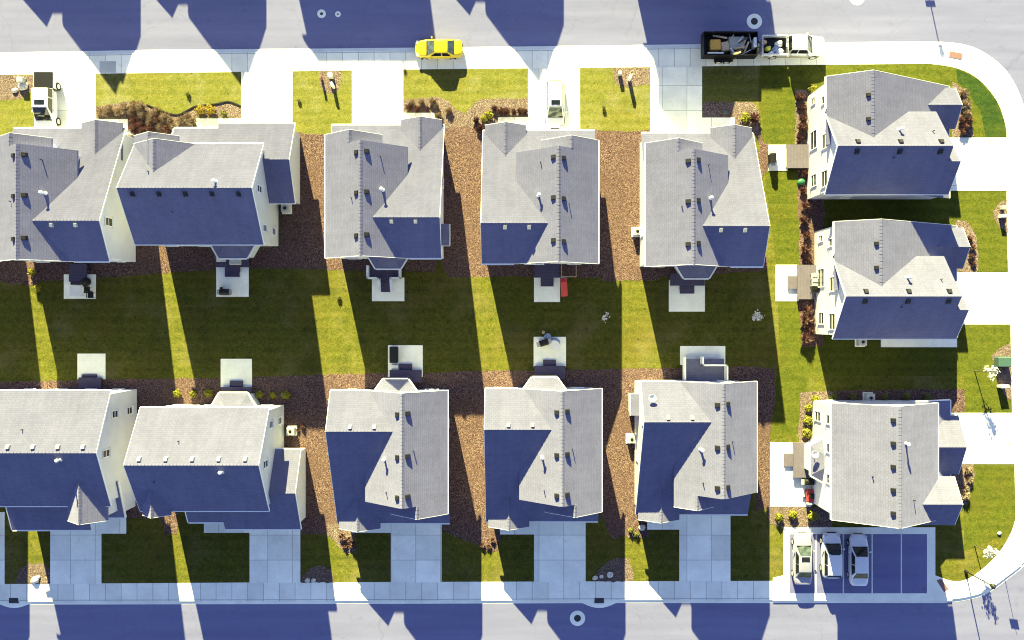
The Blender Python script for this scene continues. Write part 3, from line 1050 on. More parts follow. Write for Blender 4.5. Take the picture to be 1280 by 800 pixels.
def house_side_gable(label, cx, cy, mirror=False, rot=0.0, wall='wall', zr=8.9, half=4.5, m=0.70, x0=-5.63, x1=5.84, gables=(), lowers=(), wing=None, bay=None, bay_x=0.0, dish=None, group=HG, vmat='vent'):
    """ridge parallel to the street; gables=(xc, half, yend, zridge, slope); lowers=(x0,x1,ystart,zstart,yend,slope)"""
    h = House('house', label, cx, cy, mirror, rot, M[wall], group)
    W = h.wall
    yr = -0.26
    ze = zr - half * m
    wy = half - 0.35
    extr(W, [(yr - wy, 0), (yr + wy, 0), (yr + wy, zr - wy * m - 0.16), (yr, zr - 0.16), (yr - wy, zr - wy * m - 0.16)], 'x', x0 + 0.3, x1 - 0.3)
    h.chevron('x', yr, half, half, zr, m, m, x0, x1, gut=(1, 1))
    for (xc, hw, y1, gz, s) in gables:
        h.chevron('y', xc, hw, hw, gz, s, s, yr + 0.3, y1, rake=(0, 1), gut=(0, 0))
        ge = gz - hw * s
        extr(W, [(xc - hw + 0.3, 0 if y1 < 6.5 and hw > 1.5 else ge - 0.6), (xc + hw - 0.3, 0 if y1 < 6.5 and hw > 1.5 else ge - 0.6), (xc + hw - 0.3, ge + 0.3 * s - 0.16), (xc, gz - 0.16), (xc - hw + 0.3, ge + 0.3 * s - 0.16)], 'y', yr + wy - 0.1, y1 - 0.3)
        if hw > 1.2:
            h.win(xc, y1 - 0.3, ge - 0.5, 'n', 1.3, 1.3)
    for k, (a, b, ys, zs, y1, s) in enumerate(lowers):
        z1 = zs - (y1 - ys) * s
        h.plane([(a, ys, zs), (b, ys, zs), (b, y1, z1), (a, y1, z1)], 0.2)
        box(h.gut, a, b, y1 + 0.006, y1 + 0.13, z1 - 0.16, z1 - 0.025)
        for side, e in ((a, -0.09), (b, 0.09)):
            q = sorted((side + math.copysign(0.001, e), side + e))
            if (side == b and wing) or (k > 0 and side == lowers[k - 1][1]) or (k + 1 < len(lowers) and side == lowers[k + 1][0]):
                continue
            extr(h.fas, [(ys, zs + 0.01), (y1 + 0.02, z1 + 0.0), (y1 + 0.02, z1 - 0.24), (ys, zs - 0.24)], 'x', q[0], q[1])
        w0 = yr + wy
        zw = zs - (w0 - ys) * s
        wx1 = b - (0.3 if not wing else 0.0) if b > x1 - 0.5 else b - 0.02
        extr(W, [(w0 + 0.002, 0), (y1 - 0.4, 0), (y1 - 0.4, z1 + 0.4 * s - 0.18), (w0 + 0.002, zw - 0.18)], 'x', a + 0.25, wx1)
    if wing:
        (a, b, yw, zw, s, yb, y1) = wing
        h.chevron('x', yw, yw - yb, y1 - yw, zw, s, s, a, b, rake=(0, 1))
        extr(W, [(yb + 0.35, 0), (y1 - 0.4, 0), (y1 - 0.4, zw - (y1 - 0.4 - yw) * s - 0.18), (yw, zw - 0.18), (yb + 0.35, zw - (yw - yb - 0.35) * s - 0.18)], 'x', x1 - 0.298, b - 0.3)
    for x in (-4.2, -1.2, 1.6, 4.2):
        if x0 + 0.8 < x < x1 - 0.8:
            h.win(x, yr - wy, 4.5, 's', 0.95, 1.45)
            if not bay or abs(x - bay_x) > 2.4:
                h.win(x, yr - wy, 1.7, 's', 1.0, 1.5)
    for xx, fc in ((x0 + 0.3, 'w'), (x1 - 0.3, 'e')):
        h.win(xx, yr + 0.4, 6.0, fc, 0.75, 1.3)
        h.win(xx, yr - 2.9, 4.4, fc, 0.75, 1.1)
        h.win(xx, yr - 2.9, 1.6, fc, 0.75, 1.1)
    for (a, b, ys, zs, y1, s) in lowers:
        if b - a > 4.5:
            h.win((a + b) / 2 + 0.2, y1 - 0.4, 1.15, 'n', min(4.6, b - a - 1.2), 2.2, 'garage')
        else:
            h.win((a + b) / 2, y1 - 0.4, 1.12, 'n', 1.0, 2.1, 'door')
    if bay:
        h.bay(bay_x, bay[0], bay[1], yr - wy, bay[2])
    n = 5
    for k in range(n):
        x = x0 + 1.2 + (x1 - x0 - 2.4) * k / (n - 1)
        h.vent(x, yr - 0.5, zr - 0.5 * m, 0, m, vmat, 0.14)
    h.pipe(x0 + 2.2, yr + 1.6, zr - 1.6 * m, 0.35, 0.04)
    h.pipe(x1 - 3.2, yr + 0.6, zr - 0.6 * m, 0.55, 0.085, True)
    h.pipe(x0 + 4.2, yr - 1.9, zr - 1.9 * m, 0.3, 0.04)
    if dish:
        x, y, z = dish
        bm = BM()
        tube(bm, (x, y, z - 0.4), (x, y, z + 0.45), 0.03)
        lathe(bm, [(0.02, z + 0.42), (0.24, z + 0.5), (0.34, z + 0.6), (0.33, z + 0.61), (0.2, z + 0.53), (0.01, z + 0.47)], 16, x, y)
        h._obj('satellite_dish', bm, M['white'])
    return h.finish()


# upper row, fronts to the upper street
house_front_gable('grey roofed house with a navy rear slope behind the white pickup with black bed cover', -41.1, 11.2, wall='wall2')
house_side_gable('wide upper row house with a low side wing and large shaded rear roof slope', -28.0, 11.5, wall='wall3', zr=9.0, m=0.74,
                 gables=((-3.0, 2.75, 4.2, 7.85, 0.78), (-3.7, 2.0, 4.9, 7.3, 0.78)), lowers=((-3.2, 0.9, 3.0, 4.85, 6.2, 0.55), (0.9, 5.55, 2.95, 5.0, 6.7, 0.55)),
                 wing=(5.55, 7.92, 2.95, 5.0, 0.55, -0.7, 6.7), bay=(4.2, 2.6, 1.35), bay_x=2.1)
house_front_gable('grey house with a white railed back deck, second driveway left of the yellow car', -11.5, 11.5, wall='wall', bay=(0.0, 3.7, 2.3, 1.1), bump=-3.6)
house_front_gable('grey house whose driveway holds the white car, red slide behind it', 2.5, 11.0, mirror=True, wall='wall')
house_front_gable('grey house with a shaded driveway left of the black trailer, trapezoid bay behind it', 17.2, 10.75, wall='wall', bay=(-0.1, 3.9, 2.3, 1.25))
# right hand column, fronts to the side street
house_front_gable('corner house inside the curving pavement, its gable wall with white windows', 34.0, 16.52, mirror=True, rot=-PI / 2, wall='wall')
house_front_gable('middle house of the right hand column with chairs on its back deck', 34.7, 3.57, mirror=True, rot=-PI / 2, wall='wall')
house_side_gable('house above the parking pad with a long sunlit grey roof and small satellite dish', 33.46, -13.24, mirror=True, rot=-PI / 2, wall='wall', zr=8.7, half=4.75, m=0.62, x0=-4.56, x1=5.84,
                 gables=((-2.9, 2.15, 6.0, 7.0, 0.62), (1.75, 2.7, 7.6, 4.75, 0.5)), lowers=((-1.4, 5.84, 3.0, 4.9, 6.9, 0.42),), bay=(4.0, 2.7, 1.1), bay_x=0.2, dish=(0.9, -5.6, 2.9))
# lower row, fronts to the lower street
house_side_gable('wide lower left house with a windowed gable wall and small pointed roof', -41.6, -11.7, mirror=True, rot=PI, wall='wall2', zr=8.3, half=5.15, m=0.50, x0=-5.2, x1=5.84,
                 vmat='grey', gables=((3.7, 1.8, 6.2, 7.05, 0.8),), lowers=((-4.6, 2.6, 3.0, 4.8, 7.7, 0.38), (2.6, 5.7, 3.0, 4.2, 6.6, 0.38)))
house_side_gable('wide house with a low side wing and a tiny dormer on its shaded front slope', -27.45, -12.65, mirror=True, rot=PI, wall='wall3', zr=8.9, half=4.6, m=0.66,
                 vmat='grey', gables=((-4.0, 1.25, 4.6, 7.35, 0.9),), lowers=((-2.4, 0.9, 3.0, 4.85, 6.0, 0.55), (0.9, 5.55, 2.95, 5.0, 6.7, 0.55)),
                 wing=(5.55, 7.92, 2.95, 5.0, 0.55, -0.7, 6.7), bay=(4.2, 2.6, 1.35), bay_x=1.6)
house_front_gable('grey house of the lower row with a black spa cover on its back patio', -11.0, -12.27, rot=PI, bay=(-0.2, 4.0, 2.3, 1.15))
house_front_gable('grey house of the lower row with a round table and toys on its back patio', 2.8, -12.1, rot=PI, bay=(-0.2, 4.0, 2.3, 1.15), bump=None)
house_front_gable('grey house of the lower row with a white railed grey back deck', 16.7, -11.45, rot=PI, nested='cross', bump=-3.6, dish=True)
# houses cut off by the left edge and across the upper street: seen by their corners and their shadows
house_front_gable('house cut off at the left edge beside the white pickup with black bed cover', -54.0, 11.2, wall='wall2', group='houses around the edge of the picture')
house_front_gable('house cut off at the lower left edge, only its drive and porch corner in view', -54.6, -12.3, rot=PI, group='houses around the edge of the picture')
NG = 'houses across the upper street that throw the shadows on it'
for (x, y, mir, lab) in ((-43.9, 45.45, False, 'house across the street whose gable shadow falls behind the white pickup with black bed'),
                         (-31.8, 46.3, False, 'house across the street whose gable shadow points at the wide drive'),
                         (-3.15, 46.55, False, 'house across the street whose gable shadow reaches the white car in the drive'),
                         (16.3, 40.4, True, 'house across the street whose shadow covers the drive left of the trailer'),
                         (-57.8, 45.4, False, 'house across the street at the far left corner')):
    nh = house_front_gable(lab, x, y, mirror=mir, rot=PI, group=NG)
    if mir:
        nh.scale.z = 1.15
house_side_gable('house across the street whose flat ridge shadow lies left of the yellow car', -17.5, 45.6, mirror=True, rot=PI, zr=8.7, half=4.6, m=0.64, lowers=((-2.4, 5.55, 3.0, 4.85, 6.6, 0.55),), group=NG)


# ------------------------------------------------------------------ decks
def deck(label, px0, py0, px1, py1, z, mat, steps, rail=None, posts=True):
    """deck in photo pixels at height z; steps = list of pixel rects going down"""
    x0, y1, _ = G(px0, py0, z)
    x1, y0, _ = G(px1, py1, z)
    t = thing('deck', label, 'deck', ((x0 + x1) / 2, (y0 + y1) / 2, 0), 0, 'decks behind the houses')
    ox, oy = (x0 + x1) / 2, (y0 + y1) / 2
    bm = BM()
    box(bm, x0 - ox, x1 - ox, y0 - oy, y1 - oy, z - 0.16, z)
    obj('platform', bm, mat, t)
    n = len(steps)
    for k, (a, b, c, d) in enumerate(steps):
        zz = z * (n - k) / (n + 1)
        sx0, sy1, _ = G(a, b, zz)
        sx1, sy0, _ = G(c, d, zz)
        bm = BM()
        box(bm, sx0 - ox, sx1 - ox, sy0 - oy, sy1 - oy, 0.03, zz)
        obj('step', bm, mat, t)
    bm = BM()
    for x in (x0 + 0.1, x1 - 0.1):
        for y in (y0 + 0.1, y1 - 0.1):
            box(bm, x - ox - 0.06, x - ox + 0.06, y - oy - 0.06, y - oy + 0.06, 0, z - 0.16)
    obj('support', bm, M['dark'], t)
    for k, line in enumerate(rail or []):
        bm = BM()
        pts = [Vector(G(p[0], p[1], z)) - Vector((ox, oy, 0)) for p in line]
        for a, b in zip(pts, pts[1:]):
            d = b - a
            L = d.length
            u = d / L
            w = Vector((-u.y, u.x, 0)) * 0.075
            for zz0, zz1 in ((0.88, 0.96), (0.08, 0.14)):
                prism(bm, [((a + w).x, (a + w).y), ((b + w).x, (b + w).y), ((b - w).x, (b - w).y), ((a - w).x, (a - w).y)], z + zz0, z + zz1)
            m = max(2, int(L / 0.13))
            for i in range(m + 1):
                p = a + u * (L * i / m)
                r = 0.055 if i in (0, m) else 0.018
                box(bm, p.x - r, p.x + r, p.y - r, p.y + r, z + (0 if r > 0.03 else 0.15), z + (1.02 if r > 0.03 else 0.87))
        obj('railing', bm, M['trim'], t)
    return t


DX, DY, DB = M['deckx'], M['decky'], M['deckblue']
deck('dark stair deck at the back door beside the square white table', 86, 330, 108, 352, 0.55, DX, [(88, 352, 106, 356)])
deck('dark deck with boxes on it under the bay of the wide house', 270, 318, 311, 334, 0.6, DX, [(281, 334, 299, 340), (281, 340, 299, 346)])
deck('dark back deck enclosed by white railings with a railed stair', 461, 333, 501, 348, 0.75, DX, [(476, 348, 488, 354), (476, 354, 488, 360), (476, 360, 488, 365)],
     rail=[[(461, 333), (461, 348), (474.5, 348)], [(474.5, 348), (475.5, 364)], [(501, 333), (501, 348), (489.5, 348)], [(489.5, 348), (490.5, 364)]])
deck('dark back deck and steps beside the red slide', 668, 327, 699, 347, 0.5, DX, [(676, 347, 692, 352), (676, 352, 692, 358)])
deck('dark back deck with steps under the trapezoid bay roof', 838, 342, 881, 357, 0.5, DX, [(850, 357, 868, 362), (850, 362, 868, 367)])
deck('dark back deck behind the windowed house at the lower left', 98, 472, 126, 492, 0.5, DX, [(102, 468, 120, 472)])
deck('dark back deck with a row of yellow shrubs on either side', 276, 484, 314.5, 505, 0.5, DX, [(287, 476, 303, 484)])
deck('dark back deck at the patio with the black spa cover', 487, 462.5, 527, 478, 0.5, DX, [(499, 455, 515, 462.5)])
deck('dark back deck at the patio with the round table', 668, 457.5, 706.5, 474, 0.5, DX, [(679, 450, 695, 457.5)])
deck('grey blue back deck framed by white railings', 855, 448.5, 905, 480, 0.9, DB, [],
     rail=[[(854, 480), (854, 446)], [(876, 446), (876, 456), (906, 456)], [(906, 456), (906, 478)]])
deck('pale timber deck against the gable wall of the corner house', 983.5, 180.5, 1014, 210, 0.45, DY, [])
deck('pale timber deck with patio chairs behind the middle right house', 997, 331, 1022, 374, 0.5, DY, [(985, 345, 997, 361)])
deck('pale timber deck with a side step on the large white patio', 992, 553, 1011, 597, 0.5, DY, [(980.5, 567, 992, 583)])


# ------------------------------------------------------------------ cars
def loft(bm, rings):
    R_ = [[bm.verts.new(p) for p in r] for r in rings]
    n = len(R_[0])
    for a, b in zip(R_, R_[1:]):
        for i in range(n):
            j = (i + 1) % n
            bm.faces.new((a[i], a[j], b[j], b[i]))
    bm.faces.new(R_[0][::-1])
    bm.faces.new(R_[-1])


def sub(o, lv=2):
    m = o.modifiers.new('round', 'SUBSURF')
    m.levels = lv
    m.render_levels = lv
    return o


def wheel(t, x, y, r=0.33, w=0.22):
    bm = BM()
    s = 1 if x > 0 else -1
    tube(bm, (x - s * w, y, r), (x, y, r), r, r, 20)
    o = obj('wheel', bm, M['tyre'], t)
    bm = BM()
    tube(bm, (x - s * 0.01, y, r), (x + s * 0.015, y, r), r * 0.68, r * 0.6, 16)
    obj('rim', bm, M['rim'], o)


def ring(y, hw, zb, zt, crown=0.03):
    zm = zb + (zt - zb) * 0.55
    return [(-hw * 0.86, y, zb), (-hw * 0.985, y, zb + 0.12), (-hw, y, zm), (-hw * 0.93, y, zt - 0.03), (-hw * 0.6, y, zt + crown * 0.6), (0, y, zt + crown),
            (hw * 0.6, y, zt + crown * 0.6), (hw * 0.93, y, zt - 0.03), (hw, y, zm), (hw * 0.985, y, zb + 0.12), (hw * 0.86, y, zb)]


def cabin(t, paint, gl_front, gl_rear, yf, yrf, yrr, yb, hb, hr, z0, z1, sunroof=None, rails=False, rear_lean=True):
    """greenhouse: yf windscreen foot, yrf roof front, yrr roof rear, yb rear glass foot"""
    bm = BM()
    base = [(-hb, yb), (-hb, yf), (hb, yf), (hb, yb)]
    zc = z1 + 0.03
    ys = [yb, yrr, (yrr + yrf) / 2, yrf, yf]
    rings = []
    for y, top, k in ((yb, z0 + 0.02, 0), (yrr, z1 - 0.02, 1), ((yrr + yrf) / 2, z1, 1), (yrf, z1 - 0.02, 1), (yf, z0 + 0.02, 0)):
        h_ = hr if k else hb * 0.97
        rings.append([(-hb, y, z0 - 0.06), (-h_ - (0.0 if k else 0), y, top - 0.01), (-h_ * 0.6, y, top + 0.025 * k), (0, y, top + 0.035 * k), (h_ * 0.6, y, top + 0.025 * k), (h_, y, top - 0.01), (hb, y, z0 - 0.06)])
    loft(bm, rings)
    ro = obj('roof', bm, paint, t, smooth=True)
    bv = ro.modifiers.new('edge', 'BEVEL')
    bv.width = 0.05
    bv.segments = 3
    bv.limit_method = 'ANGLE'
    bv.angle_limit = R(22)
    bc = BM()
    box(bc, -hb * 0.86, hb * 0.86, yf - 0.02, yf + 0.09, z0 - 0.05, z0 + 0.062)
    obj('cowl', bc, M['dark'], t)
    # glass panels stand slightly proud of the shell
    def panel(pts, off, mat, name):
        b2 = BM()
        v = [Vector(p) for p in pts]
        n = (v[1] - v[0]).cross(v[2] - v[0]).normalized()
        c = sum(v, Vector()) / len(v)
        if n.dot(c - Vector((0, (yf + yb) / 2, z0))) < 0:
            n = -n
        A = [b2.verts.new(p + n * off) for p in v]
        B = [b2.verts.new(p - n * 0.02) for p in v]
        b2.faces.new(A)
        b2.faces.new(B[::-1])
        for i in range(len(v)):
            b2.faces.new((A[i], A[(i + 1) % len(v)], B[(i + 1) % len(v)], B[i]))
        return obj(name, b2, mat, t)
    e = 0.10
    def lerp(a, b, s):
        return a + (b - a) * s
    panel([(-lerp(hb, hr, .1) + e, lerp(yf, yrf, .08), lerp(z0, z1, .1)), (0, lerp(yf, yrf, .0) + 0.06, lerp(z0, z1, .05)), (lerp(hb, hr, .1) - e, lerp(yf, yrf, .08), lerp(z0, z1, .1)), (hr - e, lerp(yf, yrf, .94), lerp(z0, z1, .965)), (-hr + e, lerp(yf, yrf, .94), lerp(z0, z1, .965))], 0.035, gl_front, 'windscreen')
    if rear_lean:
        panel([(-lerp(hb, hr, .1) + e, lerp(yb, yrr, .1), lerp(z0, z1, .1)), (lerp(hb, hr, .1) - e, lerp(yb, yrr, .1), lerp(z0, z1, .1)), (hr - e, lerp(yb, yrr, .92), lerp(z0, z1, .94)), (-hr + e, lerp(yb, yrr, .92), lerp(z0, z1, .94))], 0.035, gl_rear, 'rear_window')
    ym = (yrf + yrr) / 2 - 0.05
    for s in (-1, 1):
        for (ya, ya2, yc, yc2) in ((lerp(yb, yrr, .55), ym - 0.05, lerp(yb, yrr, .98), ym - 0.05), (ym + 0.05, lerp(yf, yrf, .45), ym + 0.05, lerp(yf, yrf, .98))):
            xb, xt = lerp(hb, hr, .12), lerp(hb, hr, .88)
            zb, zt = lerp(z0, z1, .12), lerp(z0, z1, .86)
            panel([(s * xb, ya, zb), (s * xb, ya2, zb), (s * xt, yc2, zt), (s * xt, yc, zt)], 0.02, M['cglass'], 'side_window')
    if sunroof:
        b2 = BM()
        box(b2, -hr * 0.62, hr * 0.62, sunroof - 0.22, sunroof + 0.22, z1 - 0.02, z1 + 0.05)
        obj('sunroof', b2, M['cglass'], t)
    if rails:
        for s in (-1, 1):
            b2 = BM()
            tube(b2, (s * hr * 0.93, yrr + 0.1, z1 + 0.07), (s * hr * 0.93, yrf - 0.1, z1 + 0.07), 0.03)
            for y in (yrr + 0.12, ym, yrf - 0.12):
                tube(b2, (s * hr * 0.93, y, z1 - 0.03), (s * hr * 0.93, y, z1 + 0.07), 0.025)
            obj('roof_rail', b2, M['grey'], t)


def car_details(t, paint, L, hw, zl, ym):
    bm = BM()
    box(bm, -hw * 0.45, hw * 0.45, L / 2 - 0.06, L / 2 + 0.015, zl - 0.24, zl - 0.06)
    obj('grille', bm, M['dark'], t)
    bm = BM()
    box(bm, -hw * 0.5, hw * 0.5, -L / 2 - 0.02, -L / 2 + 0.1, zl - 0.25, zl - 0.12)
    obj('bumper_trim', bm, M['dark'], t)
    for s in (-1, 1):
        bm = BM()
        rbox(bm, s * (hw * 0.62), L / 2 - 0.26, zl - 0.1, zl + 0.075, 0.34, 0.26, -s * 0.30)
        obj('headlight', bm, M['lamp'], t)
        bm = BM()
        rbox(bm, s * (hw * 0.64), -L / 2 + 0.10, zl - 0.05, zl + 0.1, 0.34, 0.12, s * 0.2)
        obj('tail_light', bm, M['red'], t)
        bm = BM()
        rbox(bm, s * (hw + 0.07), ym, zl + 0.22, zl + 0.34, 0.2, 0.12, s * 0.25)
        obj('mirror', bm, paint, t)


def sedan(label, loc, rz, paint, L=4.7, W=1.82, Ht=1.43, gf='cglass', gr='cglass', sunroof=None, roll=0.0):
    t = thing('parked_car', label, 'car', loc, rz, 'cars parked around the block')
    t.rotation_euler = (0, roll, rz)
    p = M[paint]
    h = L / 2
    hw = W / 2
    bm = BM()
    st = [(-h, hw * 0.70, 0.38, 0.86), (-h + 0.06, hw * 0.80, 0.30, 0.93), (-h + 0.35, hw * 0.93, 0.24, 0.97), (-h + 1.0, hw * 0.99, 0.2, 0.96), (-0.4, hw, 0.2, 0.92), (0.6, hw, 0.2, 0.92), (h - 1.25, hw * 0.99, 0.2, 0.90), (h - 0.55, hw * 0.93, 0.22, 0.80), (h - 0.16, hw * 0.78, 0.26, 0.70), (h, hw * 0.60, 0.34, 0.60)]
    loft(bm, [ring(*s) for s in st])
    sub(obj('body', bm, p, t, smooth=True), 1)
    cabin(t, p, M[gf], M[gr], h - 1.22, h - 1.98, -h + 1.42, -h + 0.72, hw * 0.88, hw * 0.66, 0.90, Ht, sunroof)
    car_details(t, p, L, hw, 0.66, h - 1.65)
    for y in (h - 0.92, -h + 0.95):
        for x in (-hw + 0.01, hw - 0.01):
            wheel(t, x, y, 0.32, 0.2)
    return t


def hatch(label, loc, rz, paint, L=4.35, W=1.85, Ht=1.62, gf='cglass', sunroof=None, rails=False):
    t = thing('parked_car', label, 'car', loc, rz, 'cars parked around the block')
    p = M[paint]
    h, hw = L / 2, W / 2
    bm = BM()
    st = [(-h, hw * 0.80, 0.42, 0.98), (-h + 0.06, hw * 0.88, 0.32, 1.02), (-h + 0.4, hw * 0.97, 0.26, 1.02), (-h + 1.2, hw, 0.24, 1.02), (0.5, hw, 0.24, 1.01), (h - 1.15, hw * 0.99, 0.24, 0.99), (h - 0.5, hw * 0.93, 0.26, 0.90), (h - 0.14, hw * 0.80, 0.3, 0.80), (h, hw * 0.62, 0.38, 0.66)]
    loft(bm, [ring(*s) for s in st])
    sub(obj('body', bm, p, t, smooth=True), 1)
    cabin(t, p, M[gf], M['cglass'], h - 1.05, h - 1.85, -h + 0.50, -h + 0.12, hw * 0.90, hw * 0.72, 0.99, Ht, sunroof, rails)
    car_details(t, p, L, hw, 0.76, h - 1.5)
    for y in (h - 0.88, -h + 0.82):
        for x in (-hw + 0.01, hw - 0.01):
            wheel(t, x, y, 0.35, 0.22)
    return t


def pickup(label, loc, rz, paint, L=5.8, W=1.96, Ht=1.88, cover=False, lower=None, cabl=3.55, foot=1.38, head=2.02, sunroof=None, roll=0.0, gf='cglassg'):
    t = thing('pickup_truck', label, 'pickup', loc, rz, 'pickup trucks')
    t.rotation_euler = (0, roll, rz)
    p = M[paint]
    h, hw = L / 2, W / 2
    yb = h - cabl       # back of the cab
    bm = BM()
    st = [(yb, hw * 0.985, 0.42, 1.16), (yb + 0.5, hw, 0.38, 1.16), (h - 1.6, hw, 0.38, 1.15), (h - 1.0, hw * 0.99, 0.38, 1.14), (h - 0.35, hw * 0.95, 0.40, 1.08), (h - 0.1, hw * 0.86, 0.44, 1.0), (h, hw * 0.72, 0.5, 0.9)]
    loft(bm, [ring(*s) for s in st])
    sub(obj('body', bm, p, t, smooth=True), 1)
    cabin(t, p, M[gf], M['cglass'], h - foot, h - head, yb + 0.16, yb + 0.02, hw * 0.9, hw * 0.76, 1.14, Ht, sunroof)
    # open bed: two sides, tailgate, floor
    bm = BM()
    box(bm, -hw * 0.97, -hw * 0.87, -h + 0.08, yb - 0.03, 0.45, 1.18)
    obj('bed_side', bm, p, t)
    bm = BM()
    box(bm, hw * 0.87, hw * 0.97, -h + 0.08, yb - 0.03, 0.45, 1.18)
    obj('bed_side', bm, p, t)
    bm = BM()
    box(bm, -hw * 0.97, hw * 0.97, -h, -h + 0.075, 0.5, 1.16)
    obj('tailgate', bm, p, t)
    bm = BM()
    box(bm, -hw * 0.866, hw * 0.866, -h + 0.08, yb - 0.03, 0.5, 0.62)
    obj('bed_floor', bm, M['dark'], t)
    bm = BM()
    box(bm, -hw * 0.8, hw * 0.8, -h - 0.12, -h - 0.01, 0.42, 0.6)
    obj('bumper', bm, M['grey'], t)
    if cover:
        bm = BM()
        box(bm, -hw * 0.9, hw * 0.9, -h + 0.03, yb - 0.06, 1.185, 1.225)
        obj('bed_cover', bm, M['dark'], t)
    if lower:
        for s in (-1, 1):
            bm = BM()
            x = sorted((s * (hw * 0.99), s * (hw + 0.02)))
            box(bm, x[0], x[1], -h + 0.2, h - 0.5, 0.42, 0.72)
            obj('side_panel', bm, M[lower], t)
    car_details(t, p, L, hw, 0.9, h - 1.75)
    for y in (h - 0.98, -h + 1.18):
        for x in (-hw - 0.02, hw + 0.02):
            wheel(t, x, y, 0.39, 0.26)
    return t


sedan('bright yellow sedan parked against the upper kerb', (-7.0, 25.95, -0.07), PI / 2, 'cyellow', L=4.55, roll=R(-4), gf='cglassg', gr='cglassg', Ht=1.5)
sedan('beige sedan with a dark sunroof in the sunlit stall', (27.72, -22.75, 0.035), 0, 'cpearl', L=4.9, gf='cglassg', gr='cglassg', sunroof=0.15)
hatch('white hatchback with a dark sunroof in the shaded middle stall', (30.45, -22.4, 0.035), 0, 'cwhite', L=4.3, sunroof=0.5)
sedan('white sedan without a sunroof, right of the white hatchback', (33.05, -22.85, 0.035), 0, 'cwhite', L=4.9, W=1.88, gr='cglassg')
hatch('white car with roof rails in the driveway right of the yellow car', (4.1, 20.6, 0.03), PI, 'cwhite', L=4.7, Ht=1.72, gf='cglassg', sunroof=0.15, rails=True)
pickup('white pickup with a black bed cover in the upper left driveway', (-44.35, 20.75, 0.03), PI, 'cwhite', L=5.5, cover=True, cabl=3.95, foot=0.98, head=2.0, sunroof=0.32, gf='cglass')
pickup('white and tan pickup hitched to the black trailer', (26.75, 26.05, -0.05), -PI / 2, 'cwhite', L=6.0, lower='ctan', roll=R(-2.5))

# trailer
tr = thing('utility_trailer', 'black open utility trailer full of lumber behind the white pickup', 'trailer', (20.6, 26.05, -0.05), -PI / 2)
h, hw = 2.5, 1.12
bm = BM(); box(bm, -hw, hw, -h, h, 0.55, 0.66); obj('floor', bm, M['dark'], tr)
for s in (-1, 1):
    bm = BM()
    for z in (0.95, 1.28, 1.62):
        x = sorted((s * hw, s * (hw - 0.06)))
        box(bm, x[0], x[1], -h, h, z, z + 0.07)
    for i in range(7):
        y = -h + 0.04 + i * (2 * h - 0.08) / 6
        x = sorted((s * (hw - 0.005), s * (hw - 0.055)))
        box(bm, x[0], x[1], y - 0.03, y + 0.03, 0.6, 1.62)
    x = sorted((s * (hw - 0.02), s * (hw - 0.05)))
    box(bm, x[0], x[1], -h + 0.03, h - 0.03, 0.66, 1.6)
    obj('side_rail', bm, M['dark'], tr)
bm = BM(); box(bm, -hw, hw, -h - 0.07, -h - 0.01, 0.55, 1.75); obj('tailgate', bm, M['dark'], tr)
bm = BM(); box(bm, -hw, hw, h + 0.005, h + 0.06, 0.55, 1.65); obj('front_panel', bm, M['dark'], tr)
bm = BM(); tube(bm, (-0.8, h, 0.58), (0, h + 1.25, 0.5), 0.06); tube(bm, (0.8, h, 0.58), (0, h + 1.25, 0.5), 0.06); tube(bm, (0, h, 0.58), (0, h + 1.3, 0.5), 0.05); obj('tongue', bm, M['dark'], tr)
for s in (-1, 1):
    for y in (-0.85, -0.05):
        wheel(tr, s * (hw + 0.3), y, 0.34, 0.24)
    bm = BM(); x = sorted((s * (hw + 0.01), s * (hw + 0.34))); box(bm, x[0], x[1], -1.35, 0.45, 0.74, 0.80); obj('fender', bm, M['dark'], tr)


def crate(name, label, cat, px, py, z0, z1, lx, ly, rz, mat, group=None, lid=None):
    x, y, _ = G(px, py, z1)
    bm = BM()
    rbox(bm, 0, 0, 0, z1 - z0, lx, ly, 0)
    bmesh.ops.bevel(bm, geom=bm.edges[:], offset=min(lx, ly, z1 - z0) * 0.08, segments=1, affect='EDGES')
    o = obj(name, bm, mat)
    o.location = (x, y, z0)
    o.rotation_euler = (0, 0, rz)
    return tag(o, label, cat, group)


crate('plywood_stack', 'stack of orange plywood sheets in the trailer', 'lumber', 894.5, 55.5, 0.62, 1.45, 1.0, 1.0, 0.02, M['orange'])
crate('insulation_board', 'cream board lying beside the orange plywood', 'board', 906.5, 57.5, 0.62, 1.35, 0.75, 0.85, 0.15, M['wood'])
crate('pallet', 'grey slatted pallet stack in the middle of the trailer', 'pallet', 921, 53, 0.62, 1.25, 1.5, 1.15, 0.0, M['pallet'])
crate('storage_box', 'long white box across the front of the trailer', 'box', 944.5, 52.5, 0.62, 1.5, 0.27, 0.9, 0.0, M['white'])
for i, (x0, y0, x1, y1, lab) in enumerate(((912, 63, 922, 69, 'short timber plank slanting across the trailer floor'), (925, 67, 933, 47, 'long timber plank leaning towards the trailer front'), (930, 66, 936, 52, 'thin timber plank beside the trailer front rail'), (891, 44.5, 909, 47.5, 'pale timber plank along the far trailer rail'), (917, 61, 930, 58, 'timber plank across the slatted pallets'), (916, 68, 926, 65, 'stubby timber offcut near the trailer side'))):
    z = 1.0 + 0.05 * i
    a, b = Vector(G(x0, y0, z)), Vector(G(x1, y1, z + 0.25))
    bm = BM()
    d = (b - a)
    L = d.length
    rbox(bm, 0, 0, -0.03, 0.03, L, 0.16)
    o = obj('plank', bm, M['wood'])
    o.location = (a + b) / 2
    o.rotation_euler = (0, -math.asin(max(-1, min(1, d.z / L))), math.atan2(d.y, d.x))
    tag(o, lab, 'plank', 'planks in the trailer')
trnd = random.Random(5)
